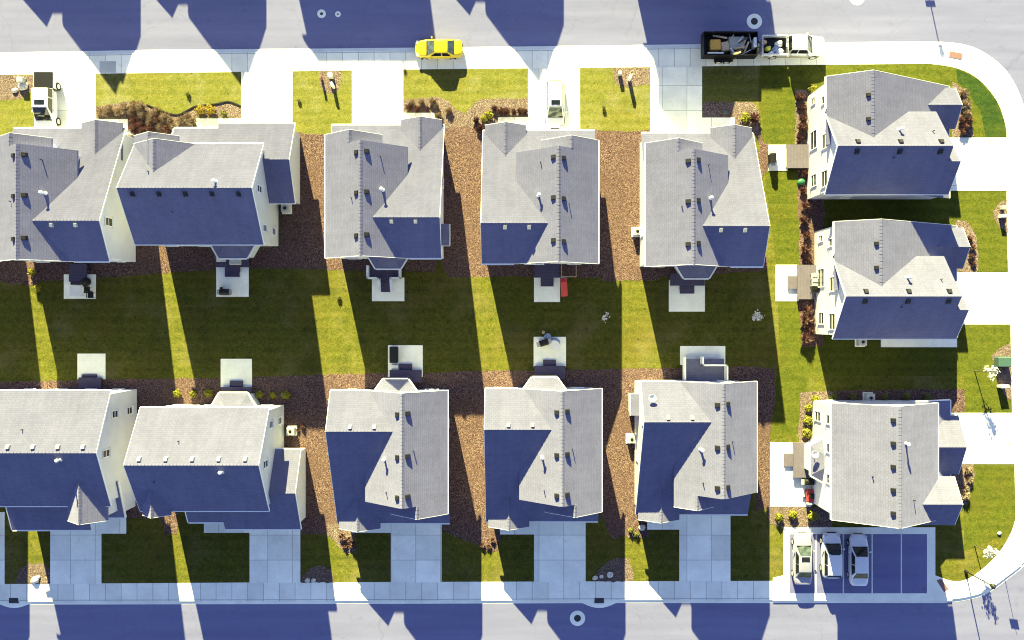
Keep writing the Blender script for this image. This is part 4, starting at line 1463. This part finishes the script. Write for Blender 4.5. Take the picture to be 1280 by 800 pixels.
for i in range(16):
    a = Vector(G(trnd.uniform(910, 938), trnd.uniform(46, 68), 1.25)) + Vector((0, 0, trnd.uniform(-0.25, 0.1)))
    L = trnd.uniform(0.4, 1.3)
    bm = BM()
    rbox(bm, 0, 0, -0.02, 0.02, L, trnd.uniform(0.06, 0.14))
    o = obj('plank', bm, M[trnd.choice(('wood', 'pallet', 'white', 'bark'))])
    o.location = a
    o.rotation_euler = (trnd.uniform(-.2, .2), trnd.uniform(-.25, .25), trnd.uniform(0, PI))
    tag(o, 'timber scrap in the jumbled heap on the trailer', 'plank', 'scraps heaped on the trailer')
bm = BM(); tube(bm, (-0.75, 0, 0), (0.75, 0, 0), 0.08, 0.08, 10)
o = obj('drain_pipe', bm, M['white']); o.location = G(894.5, 66.2, 1.5); tag(o, 'white plastic pipe along the near trailer rail', 'pipe')


def sack(name, label, cat, px, py, z0, h_, r, mat, group=None, sx=1.2, rz=0.3):
    bm = BM()
    bmesh.ops.create_icosphere(bm, subdivisions=2, radius=1)
    rnd = random.Random(int(px * 7 + py))
    for v in bm.verts:
        v.co *= 1 + rnd.uniform(-0.12, 0.12)
        v.co.z = max(v.co.z, -0.6)
        v.co = Vector((v.co.x * r * sx, v.co.y * r, (v.co.z + 0.6) * h_ / 1.6))
    o = obj(name, bm, mat, smooth=True)
    x, y, _ = G(px, py, z0 + h_)
    o.location = (x, y, z0)
    o.rotation_euler = (0, 0, rz)
    return tag(o, label, cat, group)


sack('sack', 'large white sack nearest the cab in the pickup bed', 'sack', 975, 53.5, 0.57, 0.7, 0.33, M['white'])
sack('sack', 'crumpled white sack by the near side of the pickup bed', 'sack', 976, 63.5, 0.57, 0.65, 0.34, M['white'])
sack('sack', 'white sack at the tail of the pickup bed', 'sack', 965, 66, 0.57, 0.6, 0.26, M['white'])
sack('tarp', 'crumpled blue tarp between the white sacks', 'tarp', 970.5, 60, 0.57, 0.6, 0.30, M['blue'], rz=0.8, sx=1.5)
sack('work_jacket', 'lime coloured bundle at the tail of the pickup', 'bundle', 961.5, 59, 0.57, 0.75, 0.24, M['lime'])
sack('debris_bag', 'pale debris bag on the trailer tongue', 'bag', 956, 52, 0.6, 0.5, 0.25, M['wood'])


# ------------------------------------------------------------------ plants
def leafy(name_mat, n, rad, hgt, size, seed, flat=1.0, spiky=False):
    rnd = random.Random(seed)
    bm = BM()
    for i in range(n):
        if spiky:
            a = rnd.uniform(0, 2 * PI)
            sp = rnd.uniform(0.1, 1.0)
            base = Vector((math.cos(a) * 0.08 * rad, math.sin(a) * 0.08 * rad, 0))
            tip = Vector((math.cos(a) * rad * sp, math.sin(a) * rad * sp, hgt * (1.05 - 0.6 * sp * sp) * rnd.uniform(0.7, 1.1)))
            w = Vector((-math.sin(a), math.cos(a), 0)) * size
            mid = base.lerp(tip, 0.55) + Vector((0, 0, hgt * 0.15))
            bm.faces.new([bm.verts.new(p) for p in (base - w * 0.5, base + w * 0.5, mid + w, tip, mid - w)])
        else:
            d = Vector((rnd.gauss(0, 1), rnd.gauss(0, 1), rnd.gauss(0, 1))).normalized()
            rr = rnd.uniform(0.55, 1.0) * (1 + 0.18 * math.sin(5 * math.atan2(d.y, d.x) + seed))
            c = Vector((d.x * rad * rr, d.y * rad * rr, hgt * 0.5 + d.z * hgt * 0.5 * rr))
            if c.z < 0.02:
                c.z = rnd.uniform(0.02, 0.15)
            nrm = (d + Vector((rnd.uniform(-.8, .8), rnd.uniform(-.8, .8), rnd.uniform(-.5, .8)))).normalized()
            u = nrm.orthogonal().normalized()
            u.rotate(Matrix.Rotation(rnd.uniform(0, 6.28), 3, nrm))
            w = nrm.cross(u)
            s = size * rnd.uniform(0.6, 1.3)
            bm.faces.new([bm.verts.new(c + u * s), bm.verts.new(c + w * s * 0.6), bm.verts.new(c - u * s), bm.verts.new(c - w * s * 0.6)])
    me = bpy.data.meshes.new(name_mat)
    bm.to_mesh(me)
    bm.free()
    me.materials.append(M[name_mat])
    return me


PL = {}
for k in range(3):
    PL['shrub', k] = leafy('shrub', 420, 0.46, 0.7, 0.085, 10 + k)
    PL['gold', k] = leafy('gold', 360, 0.48, 0.75, 0.085, 20 + k)
    PL['dry', k] = leafy('dry', 170, 0.75, 0.85, 0.03, 30 + k, spiky=True)
    PL['rust', k] = leafy('rust', 170, 0.62, 0.75, 0.028, 40 + k, spiky=True)
    PL['olive', k] = leafy('olive', 320, 0.42, 0.6, 0.075, 50 + k)
PLANT_NAME = {'shrub': 'shrub', 'gold': 'shrub', 'dry': 'ornamental_grass', 'rust': 'twiggy_shrub', 'olive': 'shrub'}
PLANT_CAT = {'shrub': 'shrub', 'gold': 'shrub', 'dry': 'ornamental grass', 'rust': 'shrub', 'olive': 'shrub'}
prnd = random.Random(3)


def plant(kind, px, py, s, label, group):
    o = bpy.data.objects.new(PLANT_NAME[kind], PL[kind, prnd.randrange(3)])
    C.objects.link(o)
    x, y, _ = G(px, py, 0.3)
    o.location = (x, y, 0.02)
    o.rotation_euler = (0, 0, prnd.uniform(0, 6.28))
    k = s * prnd.uniform(0.9, 1.1)
    o.scale = (k, k * prnd.uniform(0.9, 1.1), k * prnd.uniform(0.85, 1.15))
    return tag(o, label, PLANT_CAT[kind], group)


for px, py, lab in ((974, 647, 'leftmost'), (991.5, 643.5, 'middle'), (1015.5, 645, 'rightmost')):
    plant('shrub', px, py, 1.0, lab + ' of three round yellow green shrubs below the large white patio', 'yellow shrubs below the large patio')
for px, py, lab in ((1019, 499, 'pale yellow shrub at the corner of the bed above the large white patio'), (1011, 510, 'uppermost of the three yellow shrubs along the pale wall beside the large patio'), (1010, 526, 'middle of the three yellow shrubs along the pale wall beside the large patio'), (1008.5, 541, 'lowest of the three yellow shrubs along the pale wall beside the large patio')):
    plant('shrub', px, py, 0.95, lab, 'yellow shrubs beside the large patio')
for i, (px, py) in enumerate(((221, 492), (241, 492.5), (261, 491), (324, 493), (341, 494), (357.5, 493.5))):
    if i < 2:
        lab = ('left', 'right')[i] + ' one of the sunlit yellow shrubs on the narrow lit mulch strip'
    elif i == 2:
        lab = 'shaded yellow shrub left of the dark deck in the mulch bed'
    else:
        lab = ('nearest', 'middle', 'farthest')[i - 3] + ' shaded yellow shrub in the row right of the dark deck'
    plant('shrub', px, py, 0.85, lab, 'shrub row at the dark deck')
for i, px in enumerate((1042, 1066, 1107, 1133, 1160)):
    plant('olive', px, 496, 0.95, ('first', 'second', 'third', 'fourth', 'last')[i] + ' shaded round shrub from the left along the wall above the lowest right house', 'shaded shrubs along the wall')
for px, py, k in ((251, 137.5, 'left'), (263, 137.5, 'right')):
    plant('gold', px, py, 1.0, k + ' golden shrub of the pair at the wavy bed edge', 'golden shrubs at the wavy bed')
plant('olive', 279, 141, 0.8, 'pale olive shrub right of the golden pair in the wavy bed', 'wavy bed plants')
plant('shrub', 611, 143.5, 0.95, 'bright yellow shrub at the walk beside the driveway with the white car', 'bed plants between the middle houses')
plant('shrub', 605, 148, 0.8, 'small yellow shrub touching the roof corner in the middle bed', 'bed plants between the middle houses')
plant('shrub', 931, 147, 1.05, 'yellow green shrub in the shaded bed beside the purple bush', 'shaded bed at the trailer lawn')
plant('rust', 943, 148, 1.2, 'purple brown bush beside the yellow green shrub and the strip of lawn', 'shaded bed at the trailer lawn')
plant('shrub', 1016, 112, 1.1, 'pale green shrub at the upper corner of the windowed gable wall', 'bed plants of the corner house')
plant('shrub', 40, 340, 0.85, 'upper yellow shrub on the narrow sunlit strip at far left', 'shrubs on the far left strip')
plant('shrub', 46, 361, 0.85, 'lower yellow shrub on the narrow sunlit strip at far left', 'shrubs on the far left strip')
plant('olive', 234, 117, 0.55, 'single small green tuft in the middle of the wide front lawn', 'tufts on lawns')
plant('olive', 373, 125, 0.5, 'single dark tuft on the small lawn right of the wide drive', 'tufts on lawns')
plant('olive', 755, 134, 0.5, 'single dark tuft on the lawn right of the white car', 'tufts on lawns')
plant('olive', 423, 372, 0.6, 'single dark tuft on the sunlit strip behind the railed deck', 'tufts on lawns')


def patch(kind, spots, s, label, group):
    for px, py in spots:
        plant(kind, px, py, s * prnd.uniform(0.8, 1.15), label, group)


patch('dry', [(125, 139), (132, 141), (136, 136), (147, 139), (156, 136), (164, 139), (168, 131), (176, 134), (178, 143), (190, 145), (196, 139), (205, 147), (212, 151), (226, 150), (234, 146), (240, 152), (186, 153), (200, 158), (216, 158)], 0.85,
      'straw coloured ornamental grass clump in the wavy bed below the wide lawn', 'straw grass in the wavy bed')
patch('rust', [(166, 150), (168, 160), (175, 156), (178, 163), (186, 162), (196, 150), (208, 161)], 1.0, 'rusty twiggy bush in the wavy bed close to the pointed roof', 'rusty bushes in the wavy bed')
patch('rust', [(511, 134), (522, 136), (534, 135)], 0.7, 'brown bush in the row along the walk near the yellow car lawn', 'brown bushes left of the middle bed')
patch('dry', [(545, 132), (548, 144), (561, 138), (515, 129), (527, 128), (541, 127)], 0.65, 'straw grass clump in the left part of the middle bed', 'straw grass in the middle bed')
patch('rust', [(626, 139), (633, 139), (642, 139), (650, 139), (656, 139), (618, 135), (595, 150), (600, 160)], 0.75, 'brown bush in the right part of the middle bed', 'brown bushes right of the middle bed')
patch('rust', [(1000, 122), (1003, 135), (1004, 148), (1002, 160), (1001, 172)], 0.95, 'brown bush below the windows along the corner house gable wall', 'brown bushes along the corner house')
patch('rust', [(1006, 216), (1004, 238), (1008, 258), (1005, 275), (1009, 294), (1007, 312), (1011, 324)], 0.9, 'brown bush in the mulch strip left of the middle right house', 'brown bushes left of the middle right house')
patch('rust', [(1010, 388), (1009, 400), (1012, 412), (1008, 424)], 1.2, 'reddish brown bush below the pale deck of the middle right house', 'reddish bushes below the pale deck')
patch('dry', [(1205, 117), (1207, 130), (1209, 142)], 0.9, 'straw grass clump at the front of the corner house', 'front bed of the corner house')
patch('rust', [(1203, 150), (1207, 158), (1204, 165), (1211, 150)], 0.9, 'dark brown bush at the front corner above the drive of the corner house', 'dark front bushes of the corner house')
patch('rust', [(1213, 298), (1216, 309), (1215, 320), (1218, 329)], 0.7, 'brown bush at the front of the middle right house', 'front bushes of the middle right house')
patch('dry', [(1211, 588), (1213, 600), (1208, 611), (1207, 620)], 0.75, 'straw clump in the bed right of the lowest right house', 'front bed of the lowest right house')
patch('rust', [(428, 672), (436, 675), (431, 683), (440, 681)], 0.75, 'rusty bush in the rounded bed at the lower house corner', 'rusty bushes of the rounded bed')
patch('olive', [(789, 663), (796, 668)], 0.8, 'olive shrub in the small sunlit bed below the mulch strip', 'olive shrubs of the small sunlit bed')
patch('rust', [(603, 682), (611, 684), (616, 676)], 0.6, 'rusty bush at the end of the mulch strip between the lower drives', 'rusty bushes at the mulch strip end')
patch('rust', [(378, 533), (372, 538)], 0.5, 'dry weed behind the outdoor cooling unit', 'weeds at the cooling unit')


def tree(label, px, py, h, crown_z, rad, seed, blossoms=260, lean=(0, 0), mat='blossom'):
    x, y, _ = G(px, py)
    t = thing('blossom_tree', label, 'tree', (x, y, 0), 0, 'young blossoming trees')
    rnd = random.Random(seed)
    bm = BM()
    top = Vector((lean[0], lean[1], h * 0.8))
    tube(bm, (0, 0, 0), top * 0.6, 0.05, 0.035)
    tube(bm, top * 0.6, top, 0.035, 0.02)
    tips = []
    for i in range(11):
        s = top * rnd.uniform(0.45, 0.95)
        a = rnd.uniform(0, 6.28)
        e = s + Vector((math.cos(a) * rad * rnd.uniform(.5, 1), math.sin(a) * rad * rnd.uniform(.5, 1), rnd.uniform(0.2, 0.9) * (h - s.z)))
        tube(bm, s, e, 0.016, 0.006, 5)
        tips.append((s, e))
    obj('trunk', bm, M['bark'], t)
    bm = BM()
    for i in range(blossoms):
        s, e = rnd.choice(tips)
        c = s.lerp(e, rnd.uniform(0.45, 1.08)) + Vector((rnd.gauss(0, .1), rnd.gauss(0, .1), rnd.gauss(0, .08)))
        nrm = Vector((rnd.gauss(0, 1), rnd.gauss(0, 1), rnd.gauss(0, 1) + 0.5)).normalized()
        u = nrm.orthogonal().normalized()
        w = nrm.cross(u)
        k = rnd.uniform(0.04, 0.10)
        bm.faces.new([bm.verts.new(c + u * k), bm.verts.new(c + w * k), bm.verts.new(c - u * k), bm.verts.new(c - w * k)])
    me = obj('crown', bm, M[mat], t, fix=False)
    return t


tree('white blossoming young tree on the lawn above the lowest right drive', 1218, 463.5, 2.7, 1.5, 0.6, 5, 260, (0.4, 0.0))
tree('white blossoming young tree on the rounded corner lawn at lower right', 1218, 682, 3.1, 2.0, 0.6, 8, 260, (0.3, 0.0))
tree('white blossoming young tree standing in the shaded back lawn at right', 939, 396, 2.4, 1.4, 0.42, 11, 170)
tree('greyish blossoming sapling in the shaded back lawn near the red slide', 755, 396, 2.2, 1.2, 0.4, 14, 60)


# ------------------------------------------------------------------ small outdoor things
def ac_unit(label, px, py, group='cooling units beside the houses'):
    x, y, _ = G(px, py, 0.8)
    t = thing('cooling_unit', label, 'air conditioner', (x, y, 0.02), 0, group)
    bm = BM()
    box(bm, -0.38, 0.38, -0.38, 0.38, 0.06, 0.78)
    bmesh.ops.bevel(bm, geom=bm.edges[:], offset=0.04, segments=2, affect='EDGES')
    obj('casing', bm, M['ac'], t)
    bm = BM()
    lathe(bm, [(0.3, 0.775), (0.3, 0.80), (0.24, 0.80), (0.24, 0.79)], 20)
    obj('fan_guard', bm, M['grey'], t)
    bm = BM()
    lathe(bm, [(0.15, 0.78), (0.15, 0.815), (0.05, 0.83)], 12)
    obj('fan_hub', bm, M['dark'], t)
    bm = BM()
    box(bm, -0.48, 0.48, -0.48, 0.48, 0, 0.06)
    obj('pad', bm, M['slab'], t)


ac_unit('white cooling unit in the mulch between the wide house and the spa house', 362.5, 539.5)
ac_unit('pale cooling unit on the mulch left of the shaded drive house', 797, 289)
ac_unit('pale cooling unit on the mulch left of the white railed deck house', 790, 549.5)
ac_unit('dim cooling unit in the shade against the wide house wing', 356, 260)
ac_unit('dim cooling unit in the shaded row of shrubs', 1089, 497.5)
ac_unit('dim cooling unit in the shade below the middle right house', 1079, 427.5)


def pole(bm, x, y, z0, z1, r):
    tube(bm, (x, y, z0), (x, y, z1), r, r * 0.75, 10)


for (px, py, h_, lab, sign) in ((1207, 714, 4.6, 'dark street lamp at the lower right corner of the block', False), (1147, -75, 4.6, 'dark street lamp with a name board across the upper street', True)):
    x, y, _ = G(px, py)
    t = thing('street_lamp', lab, 'street lamp', (x, y, 0), 0, 'street lamps')
    bm = BM(); lathe(bm, [(0.16, 0), (0.16, 0.25), (0.08, 0.4)], 12); pole(bm, 0, 0, 0.3, h_ - 0.45, 0.06); obj('pole', bm, M['dark'], t)
    bm = BM(); lathe(bm, [(0.08, h_ - 0.5), (0.16, h_ - 0.4), (0.2, h_ - 0.1), (0.24, h_ - 0.08), (0.1, h_ + 0.05), (0.03, h_ + 0.12)], 12); obj('lantern', bm, M['dark'], t)
    if sign:
        bm = BM(); box(bm, -0.45, 0.45, -0.02, 0.02, 2.25, 2.5); obj('name_board', bm, M['boxgreen'], t)
x, y, _ = G(1251, 696)
t = thing('road_sign', 'thin road sign post on the pavement at the lower right curve', 'sign', (x, y, 0), R(-8))
bm = BM(); pole(bm, 0, 0, 0, 3.0, 0.03); obj('post', bm, M['grey'], t)
bm = BM(); box(bm, -0.4, 0.4, -0.06, -0.03, 2.35, 2.75); obj('sign_plate', bm, M['grey'], t)

# utility boxes and pedestals
crate('transformer_box', 'green utility transformer at the right hand pavement', 'utility box', 1257, 452.5, 0.02, 0.85, 1.25, 0.95, 0, M['boxgreen'])
crate('utility_pedestal', 'white pedestal below the green transformer', 'pedestal', 1257.5, 483.3, 0.02, 0.9, 0.75, 0.25, 0.1, M['white'])
crate('utility_pedestal', 'upper pale pedestal in the small bed at the right pavement', 'pedestal', 1256, 259, 0.02, 0.55, 0.35, 0.35, 0, M['grey'])
crate('utility_pedestal', 'lower pale pedestal in the small bed at the right pavement', 'pedestal', 1256.5, 269.5, 0.02, 0.75, 0.45, 0.3, 0, M['white'])
crate('utility_pedestal', 'pale green pedestal in the rounded bed of the second upper lawn', 'pedestal', 412.5, 93.5, 0.02, 0.6, 0.45, 0.45, 0, M['ac'])
crate('utility_pedestal', 'white pedestal lying low in the bed of the second upper lawn', 'pedestal', 414.5, 105, 0.02, 0.85, 0.25, 0.45, 0.4, M['white'])
crate('utility_pedestal', 'slim dark pedestal left in the bed of the second upper lawn', 'pedestal', 400, 96, 0.02, 0.85, 0.2, 0.2, 0, M['brick'])
crate('utility_pedestal', 'white pedestal in the bed beside the drive left of the trailer', 'pedestal', 788.5, 95, 0.02, 1.1, 0.24, 0.4, -0.2, M['white'])
crate('utility_pedestal', 'grey pedestal left in the bed beside the drive left of the trailer', 'pedestal', 775.5, 90.5, 0.02, 0.65, 0.35, 0.35, 0, M['grey'])
crate('utility_pedestal', 'grey green pedestal in the rocky bed at the upper left', 'pedestal', 24, 99, 0.02, 0.7, 0.6, 0.5, 0, M['grey'])
for (px, py, r, lab) in ((27, 106.5, 0.42, 'long pale boulder in the rocky bed at the upper left'), (17.5, 112.5, 0.25, 'small pale boulder in the rocky bed at the upper left'), (42, 726, 0.35, 'pale boulder in the dark bed at the lower left pavement'), (46.5, 722, 0.2, 'small boulder in the dark bed at the lower left pavement'),
                         (384, 726, 0.22, 'left pale stone at the pavement edge right of the wide drive'), (391.5, 726, 0.2, 'right pale stone at the pavement edge right of the wide drive'), (744, 723, 0.22, 'tall pale stone left in the dark rounded bed by the pavement'), (752, 721, 0.18, 'small pale stone in the dark rounded bed by the pavement'), (763, 719, 0.28, 'dim flat stone in the middle of the dark rounded bed'),
                         (803, 660, 0.3, 'white stone at the foot of the pointed porch roof'), (1178, 648, 0.16, 'pale stone on the small rounded lawn near the lowest right house'), (1250, 667, 0.18, 'pale stone alone on the rounded corner lawn')):
    sack('boulder', lab, 'stone', px, py, 0.0, r * 0.9, r, M['stone'], 'stones on the beds')

# patio furniture
def table(label, px, py, w, l, rz, mat, z=0.72, roundt=False):
    x, y, _ = G(px, py, z)
    t = thing('patio_table', label, 'table', (x, y, 0.045), rz)
    bm = BM()
    if roundt:
        lathe(bm, [(w / 2, z - 0.04), (w / 2, z)], 24)
    else:
        box(bm, -w / 2, w / 2, -l / 2, l / 2, z - 0.05, z)
    obj('tabletop', bm, mat, t)
    for sx in (-1, 1):
        for sy in (-1, 1):
            bm = BM()
            k = 0.3 if roundt else 0.42
            tube(bm, (sx * w * k, sy * l * k, 0), (sx * w * k * 0.95, sy * l * k * 0.95, z - 0.045), 0.025)
            obj('leg', bm, M['grey'], t)
    return t


def chair(label, px, py, rz, mat, z0=0.045, group=None):
    x, y, _ = G(px, py, z0 + 0.45)
    t = thing('patio_chair', label, 'chair', (x, y, z0), rz, group)
    bm = BM(); box(bm, -0.27, 0.27, -0.27, 0.27, 0.40, 0.45); obj('seat', bm, mat, t)
    bm = BM(); rbox(bm, 0, -0.29, 0.44, 0.98, 0.54, 0.05, 0, 0.2); obj('backrest', bm, mat, t)
    for sx in (-1, 1):
        bm = BM(); box(bm, sx * 0.3 - 0.03, sx * 0.3 + 0.03, -0.25, 0.25, 0.6, 0.64); obj('armrest', bm, mat, t)
        for sy in (-1, 1):
            bm = BM(); tube(bm, (sx * 0.25, sy * 0.24, 0), (sx * 0.24, sy * 0.23, 0.4), 0.02); obj('leg', bm, mat, t)
    return t


def grill(label, px, py, rz, mat=None, h_=1.0, z0=0.045):
    x, y, _ = G(px, py, h_)
    t = thing('barbecue_grill', label, 'grill', (x, y, z0), rz)
    mat = mat or M['dark']
    bm = BM(); box(bm, -0.4, 0.4, -0.26, 0.26, 0.12, 0.72); obj('cabinet', bm, mat, t)
    bm = BM()
    extr(bm, [(-0.3, 0.74), (0.3, 0.74), (0.27, 0.92), (0.12, 1.03), (-0.12, 1.03), (-0.27, 0.92)], 'x', -0.42, 0.42)
    obj('lid', bm, mat, t)
    for s in (-1, 1):
        bm = BM(); x_ = sorted((s * 0.43, s * 0.72)); box(bm, x_[0], x_[1], -0.24, 0.24, 0.74, 0.79); obj('side_shelf', bm, M['grey'], t)
        bm = BM(); tube(bm, (s * 0.34, 0.22, 0.07), (s * 0.40, 0.22, 0.07), 0.07); obj('caster', bm, M['tyre'], t)


table('square white table on the patio at the far left', 94.5, 363.5, 1.1, 0.95, 0, M['white'])
chair('dark chair right of the square white table', 108.5, 362, PI / 2, M['dark'])
chair('dark chair at the patio corner away from the square white table', 113, 369, PI, M['dark'])
sack('planter', 'dark mound under a cover beside the square white table', 'cover', 104, 352, 0.04, 0.7, 0.42, M['dark'])
crate('storage_box', 'two tone bin on the left end of the shaded deck under the bay', 'box', 275.5, 323.5, 0.6, 1.0, 0.85, 0.5, 0, M['ac'])
crate('storage_box', 'larger grey box on the right end of the shaded deck under the bay', 'box', 293, 325.5, 0.6, 1.15, 1.0, 0.8, 0, M['grey'])
grill('dark low grill at the outer corner of the patio under the bay', 280, 365, 0.0, None, 0.9)
sack('planter_pot', 'small black pot beside the grill on the patio', 'pot', 275.5, 360, 0.04, 0.35, 0.13, M['dark'])
# slide
x, y, _ = G(705, 358, 0.5)
t = thing('toy_slide', 'red plastic toy slide on the grass beside the steps', 'toy slide', (x, y, 0), R(5))
bm = BM()
extr(bm, [(0.75, 0.62), (0.4, 0.72), (-0.9, 0.1), (-0.95, 0.04), (-0.85, 0.02), (0.4, 0.58), (0.75, 0.5)], 'x', -0.24, 0.24)
for s in (-1, 1):
    q = sorted((s * 0.24, s * 0.3))
    extr(bm, [(0.75, 0.85), (0.4, 0.9), (-0.95, 0.2), (-0.95, 0.04), (0.4, 0.58), (0.75, 0.5)], 'x', q[0], q[1])
obj('chute', bm, M['red'], t)
bm = BM()
for s in (-0.22, 0.22):
    tube(bm, (s, 0.95, 0), (s, 0.72, 0.85), 0.04)
for z in (0.2, 0.42):
    tube(bm, (-0.22, 0.93 - z * 0.2, z), (0.22, 0.93 - z * 0.2, z), 0.03)
obj('ladder', bm, M['blue'], t)
# pvc frame behind the white car house
x, y, _ = G(711, 338, 0.9)
t = thing('trellis', 'thin pale rectangular frame on the dark bed above the red slide', 'frame', (x, y, 0), 0)
bm = BM()
for (a, b) in (((-0.7, -0.6), (0.7, -0.6)), ((0.7, -0.6), (0.7, 0.7)), ((-0.7, 0.7), (-0.7, -0.6))):
    tube(bm, (a[0], a[1], 0.9), (b[0], b[1], 0.9), 0.03)
obj('rail', bm, M['wood'], t)
for a in ((-0.7, -0.6), (0.7, -0.6), (0.7, 0.7), (-0.7, 0.7)):
    bm = BM(); tube(bm, (a[0], a[1], 0), (a[0], a[1], 0.9), 0.03); obj('leg', bm, M['wood'], t)
# spa
x, y, _ = G(492, 443.5, 0.8)
t = thing('spa_cover', 'black covered spa on the left side of the patio', 'spa', (x, y, 0.045), 0)
bm = BM(); box(bm, -0.36, 0.36, -0.74, 0.74, 0.0, 0.62); bmesh.ops.bevel(bm, geom=bm.edges[:], offset=0.06, segments=2, affect='EDGES'); obj('tub', bm, M['dark'], t)
bm = BM(); box(bm, -0.40, 0.40, -0.78, 0.78, 0.62, 0.74); bmesh.ops.bevel(bm, geom=bm.edges[:], offset=0.04, segments=2, affect='EDGES'); obj('lid', bm, M['dark'], t)
crate('storage_box', 'low white box between the spa cover and the deck', 'box', 493.5, 458.5, 0.045, 0.35, 0.62, 0.38, 0, M['white'])
table('oval white table with a blue rim on the patio with toys', 693, 431.5, 0.95, 0.8, 0, M['white'], 0.55, True)
sack('paddling_pool', 'faded blue inflatable rim behind the oval white table', 'pool', 692, 427, 0.045, 0.3, 0.42, M['blue'], sx=1.5, rz=0)
grill('small round black kettle grill on the patio with toys', 680, 428.5, 0.3, None, 0.9)
sack('toy_rider', 'faded blue ride on toy at the patio edge', 'toy', 684.5, 420.5, 0.02, 0.6, 0.3, M['blue'], rz=0.6)
sack('toy_ball', 'pale yellow ball on the grass at the patio edge', 'ball', 679.5, 415.5, 0.0, 0.45, 0.17, M['wood'], sx=1)
table('white bench table tucked against the railing of the grey deck', 888.5, 449.5, 1.45, 0.55, -0.1, M['white'], 0.5)
grill('black grill standing on the small white patio of the corner house', 967, 197, PI / 2)
crate('storage_box', 'grey lidded box beside the black grill', 'box', 967.5, 189, 0.045, 0.75, 0.55, 0.75, 0, M['slab'])
sack('garden_hose', 'bright green heap of hose in the bed below the pale deck', 'hose', 1002.5, 227, 0.0, 0.35, 0.33, M['emerald'])
table('small glass table between the chairs on the pale deck', 1018.5, 353.5, 0.6, 0.6, 0, M['grey'], 0.95)
for k, (py, lab) in enumerate(((345.5, 'upper'), (362, 'lower'))):
    chair(lab + ' grey patio chair by the wall on the pale deck', 1018, py, PI / 2, M['grey'] if k == 0 else M['dark'], 0.5, 'chairs on the pale deck')
grill('black topped grill at the lower end of the pale deck on the large patio', 1012, 603, 0.0, None, 1.0)
x, y, _ = G(1014, 620, 0.6)
t = thing('play_car', 'red toy cart on the large white patio against the wall', 'toy cart', (x, y, 0.045), R(-6))
bm = BM(); box(bm, -0.38, 0.38, -0.6, 0.6, 0.18, 0.55); bmesh.ops.bevel(bm, geom=bm.edges[:], offset=0.07, segments=2, affect='EDGES'); obj('body', bm, M['red'], t)
bm = BM(); box(bm, -0.32, 0.32, -0.85, -0.62, 0.3, 0.5); obj('bumper', bm, M['grey'], t)
for s in (-1, 1):
    for yy in (-0.38, 0.38):
        bm = BM(); tube(bm, (s * 0.30, yy, 0.14), (s * 0.40, yy, 0.14), 0.14, 0.14, 14); obj('wheel', bm, M['tyre'], t)
bm = BM(); extr(bm, [(-0.25, 0.55), (0.25, 0.55), (0.22, 0.7), (-0.25, 0.7)], 'x', -0.25, 0.25); obj('seat', bm, M['dark'], t)
crate('irrigation_box', 'teal irrigation lid in the shaded bed by the walk', 'lid', 907, 140, 0.0, 0.15, 0.4, 0.3, 0, M['boxgreen'])
# garden edging of the wavy bed
eln = [G(*p)[:2] for p in catmull([(183, 130.5), (200, 137.5), (212, 142), (224, 143), (236, 137), (246, 132.5), (270, 130), (286, 127), (301, 132.5)], 5)]
bm = BM()
A, B = offset_line(eln, 0.05), offset_line(eln, -0.05)
for i in range(len(A) - 1):
    prism(bm, [A[i], A[i + 1], B[i + 1], B[i]], 0.0, 0.09)
tag(obj('garden_edging', bm, M['edging']), 'black curving plastic edging between wide lawn and wavy bed', 'edging')
x, y, _ = G(100.5, 340)

# ------------------------------------------------------------------ light, sky, camera
TAN, SLOPE = 0.405, 0.215
d = Vector((SLOPE, -1, 0)).normalized()
el = math.atan(TAN)
ray = Vector((d.x * math.cos(el), d.y * math.cos(el), -math.sin(el)))
sl = bpy.data.lights.new('sun', 'SUN')
sl.energy = 5.0
sl.angle = R(0.5)
sl.color = (1.0, 0.93, 0.38)
so = bpy.data.objects.new('sun', sl)
C.objects.link(so)
so.rotation_euler = ray.to_track_quat('-Z', 'Y').to_euler()
so.location = (-20, 60, 60)

w = bpy.data.worlds.new('World')
sc.world = w
w.use_nodes = True
nt = w.node_tree
bg = nt.nodes['Background']
sky = nt.nodes.new('ShaderNodeTexSky')
sky.sky_type = 'NISHITA'
sky.sun_disc = False
sky.sun_elevation = el
sky.sun_rotation = math.atan2(-d.x, -d.y)
sky.air_density = 1.0
sky.dust_density = 0.3
sky.ozone_density = 1.5
hs = nt.nodes.new('ShaderNodeHueSaturation')
hs.inputs['Hue'].default_value = 0.515
hs.inputs['Saturation'].default_value = 1.0
nt.links.new(sky.outputs[0], hs.inputs['Color'])
nt.links.new(hs.outputs[0], bg.inputs[0])
bg.inputs[1].default_value = 0.0455

cam = bpy.data.cameras.new('camera')
cam.sensor_width = 36
cam.lens = 36 * F / 1280
cam.clip_end = 3000
co = bpy.data.objects.new('camera', cam)
C.objects.link(co)
co.location = (0, 0, H)
co.rotation_euler = (0, 0, 0)
sc.camera = co
sc.view_settings.view_transform = 'Standard'
sc.view_settings.look = 'None'
sc.view_settings.exposure = 2.7
sc.view_settings.gamma = 1
sc.cycles.max_bounces = 6
sc.cycles.use_denoising = True
sc.cycles.pixel_filter_type = 'BLACKMAN_HARRIS'
sc.cycles.filter_width = 1.05
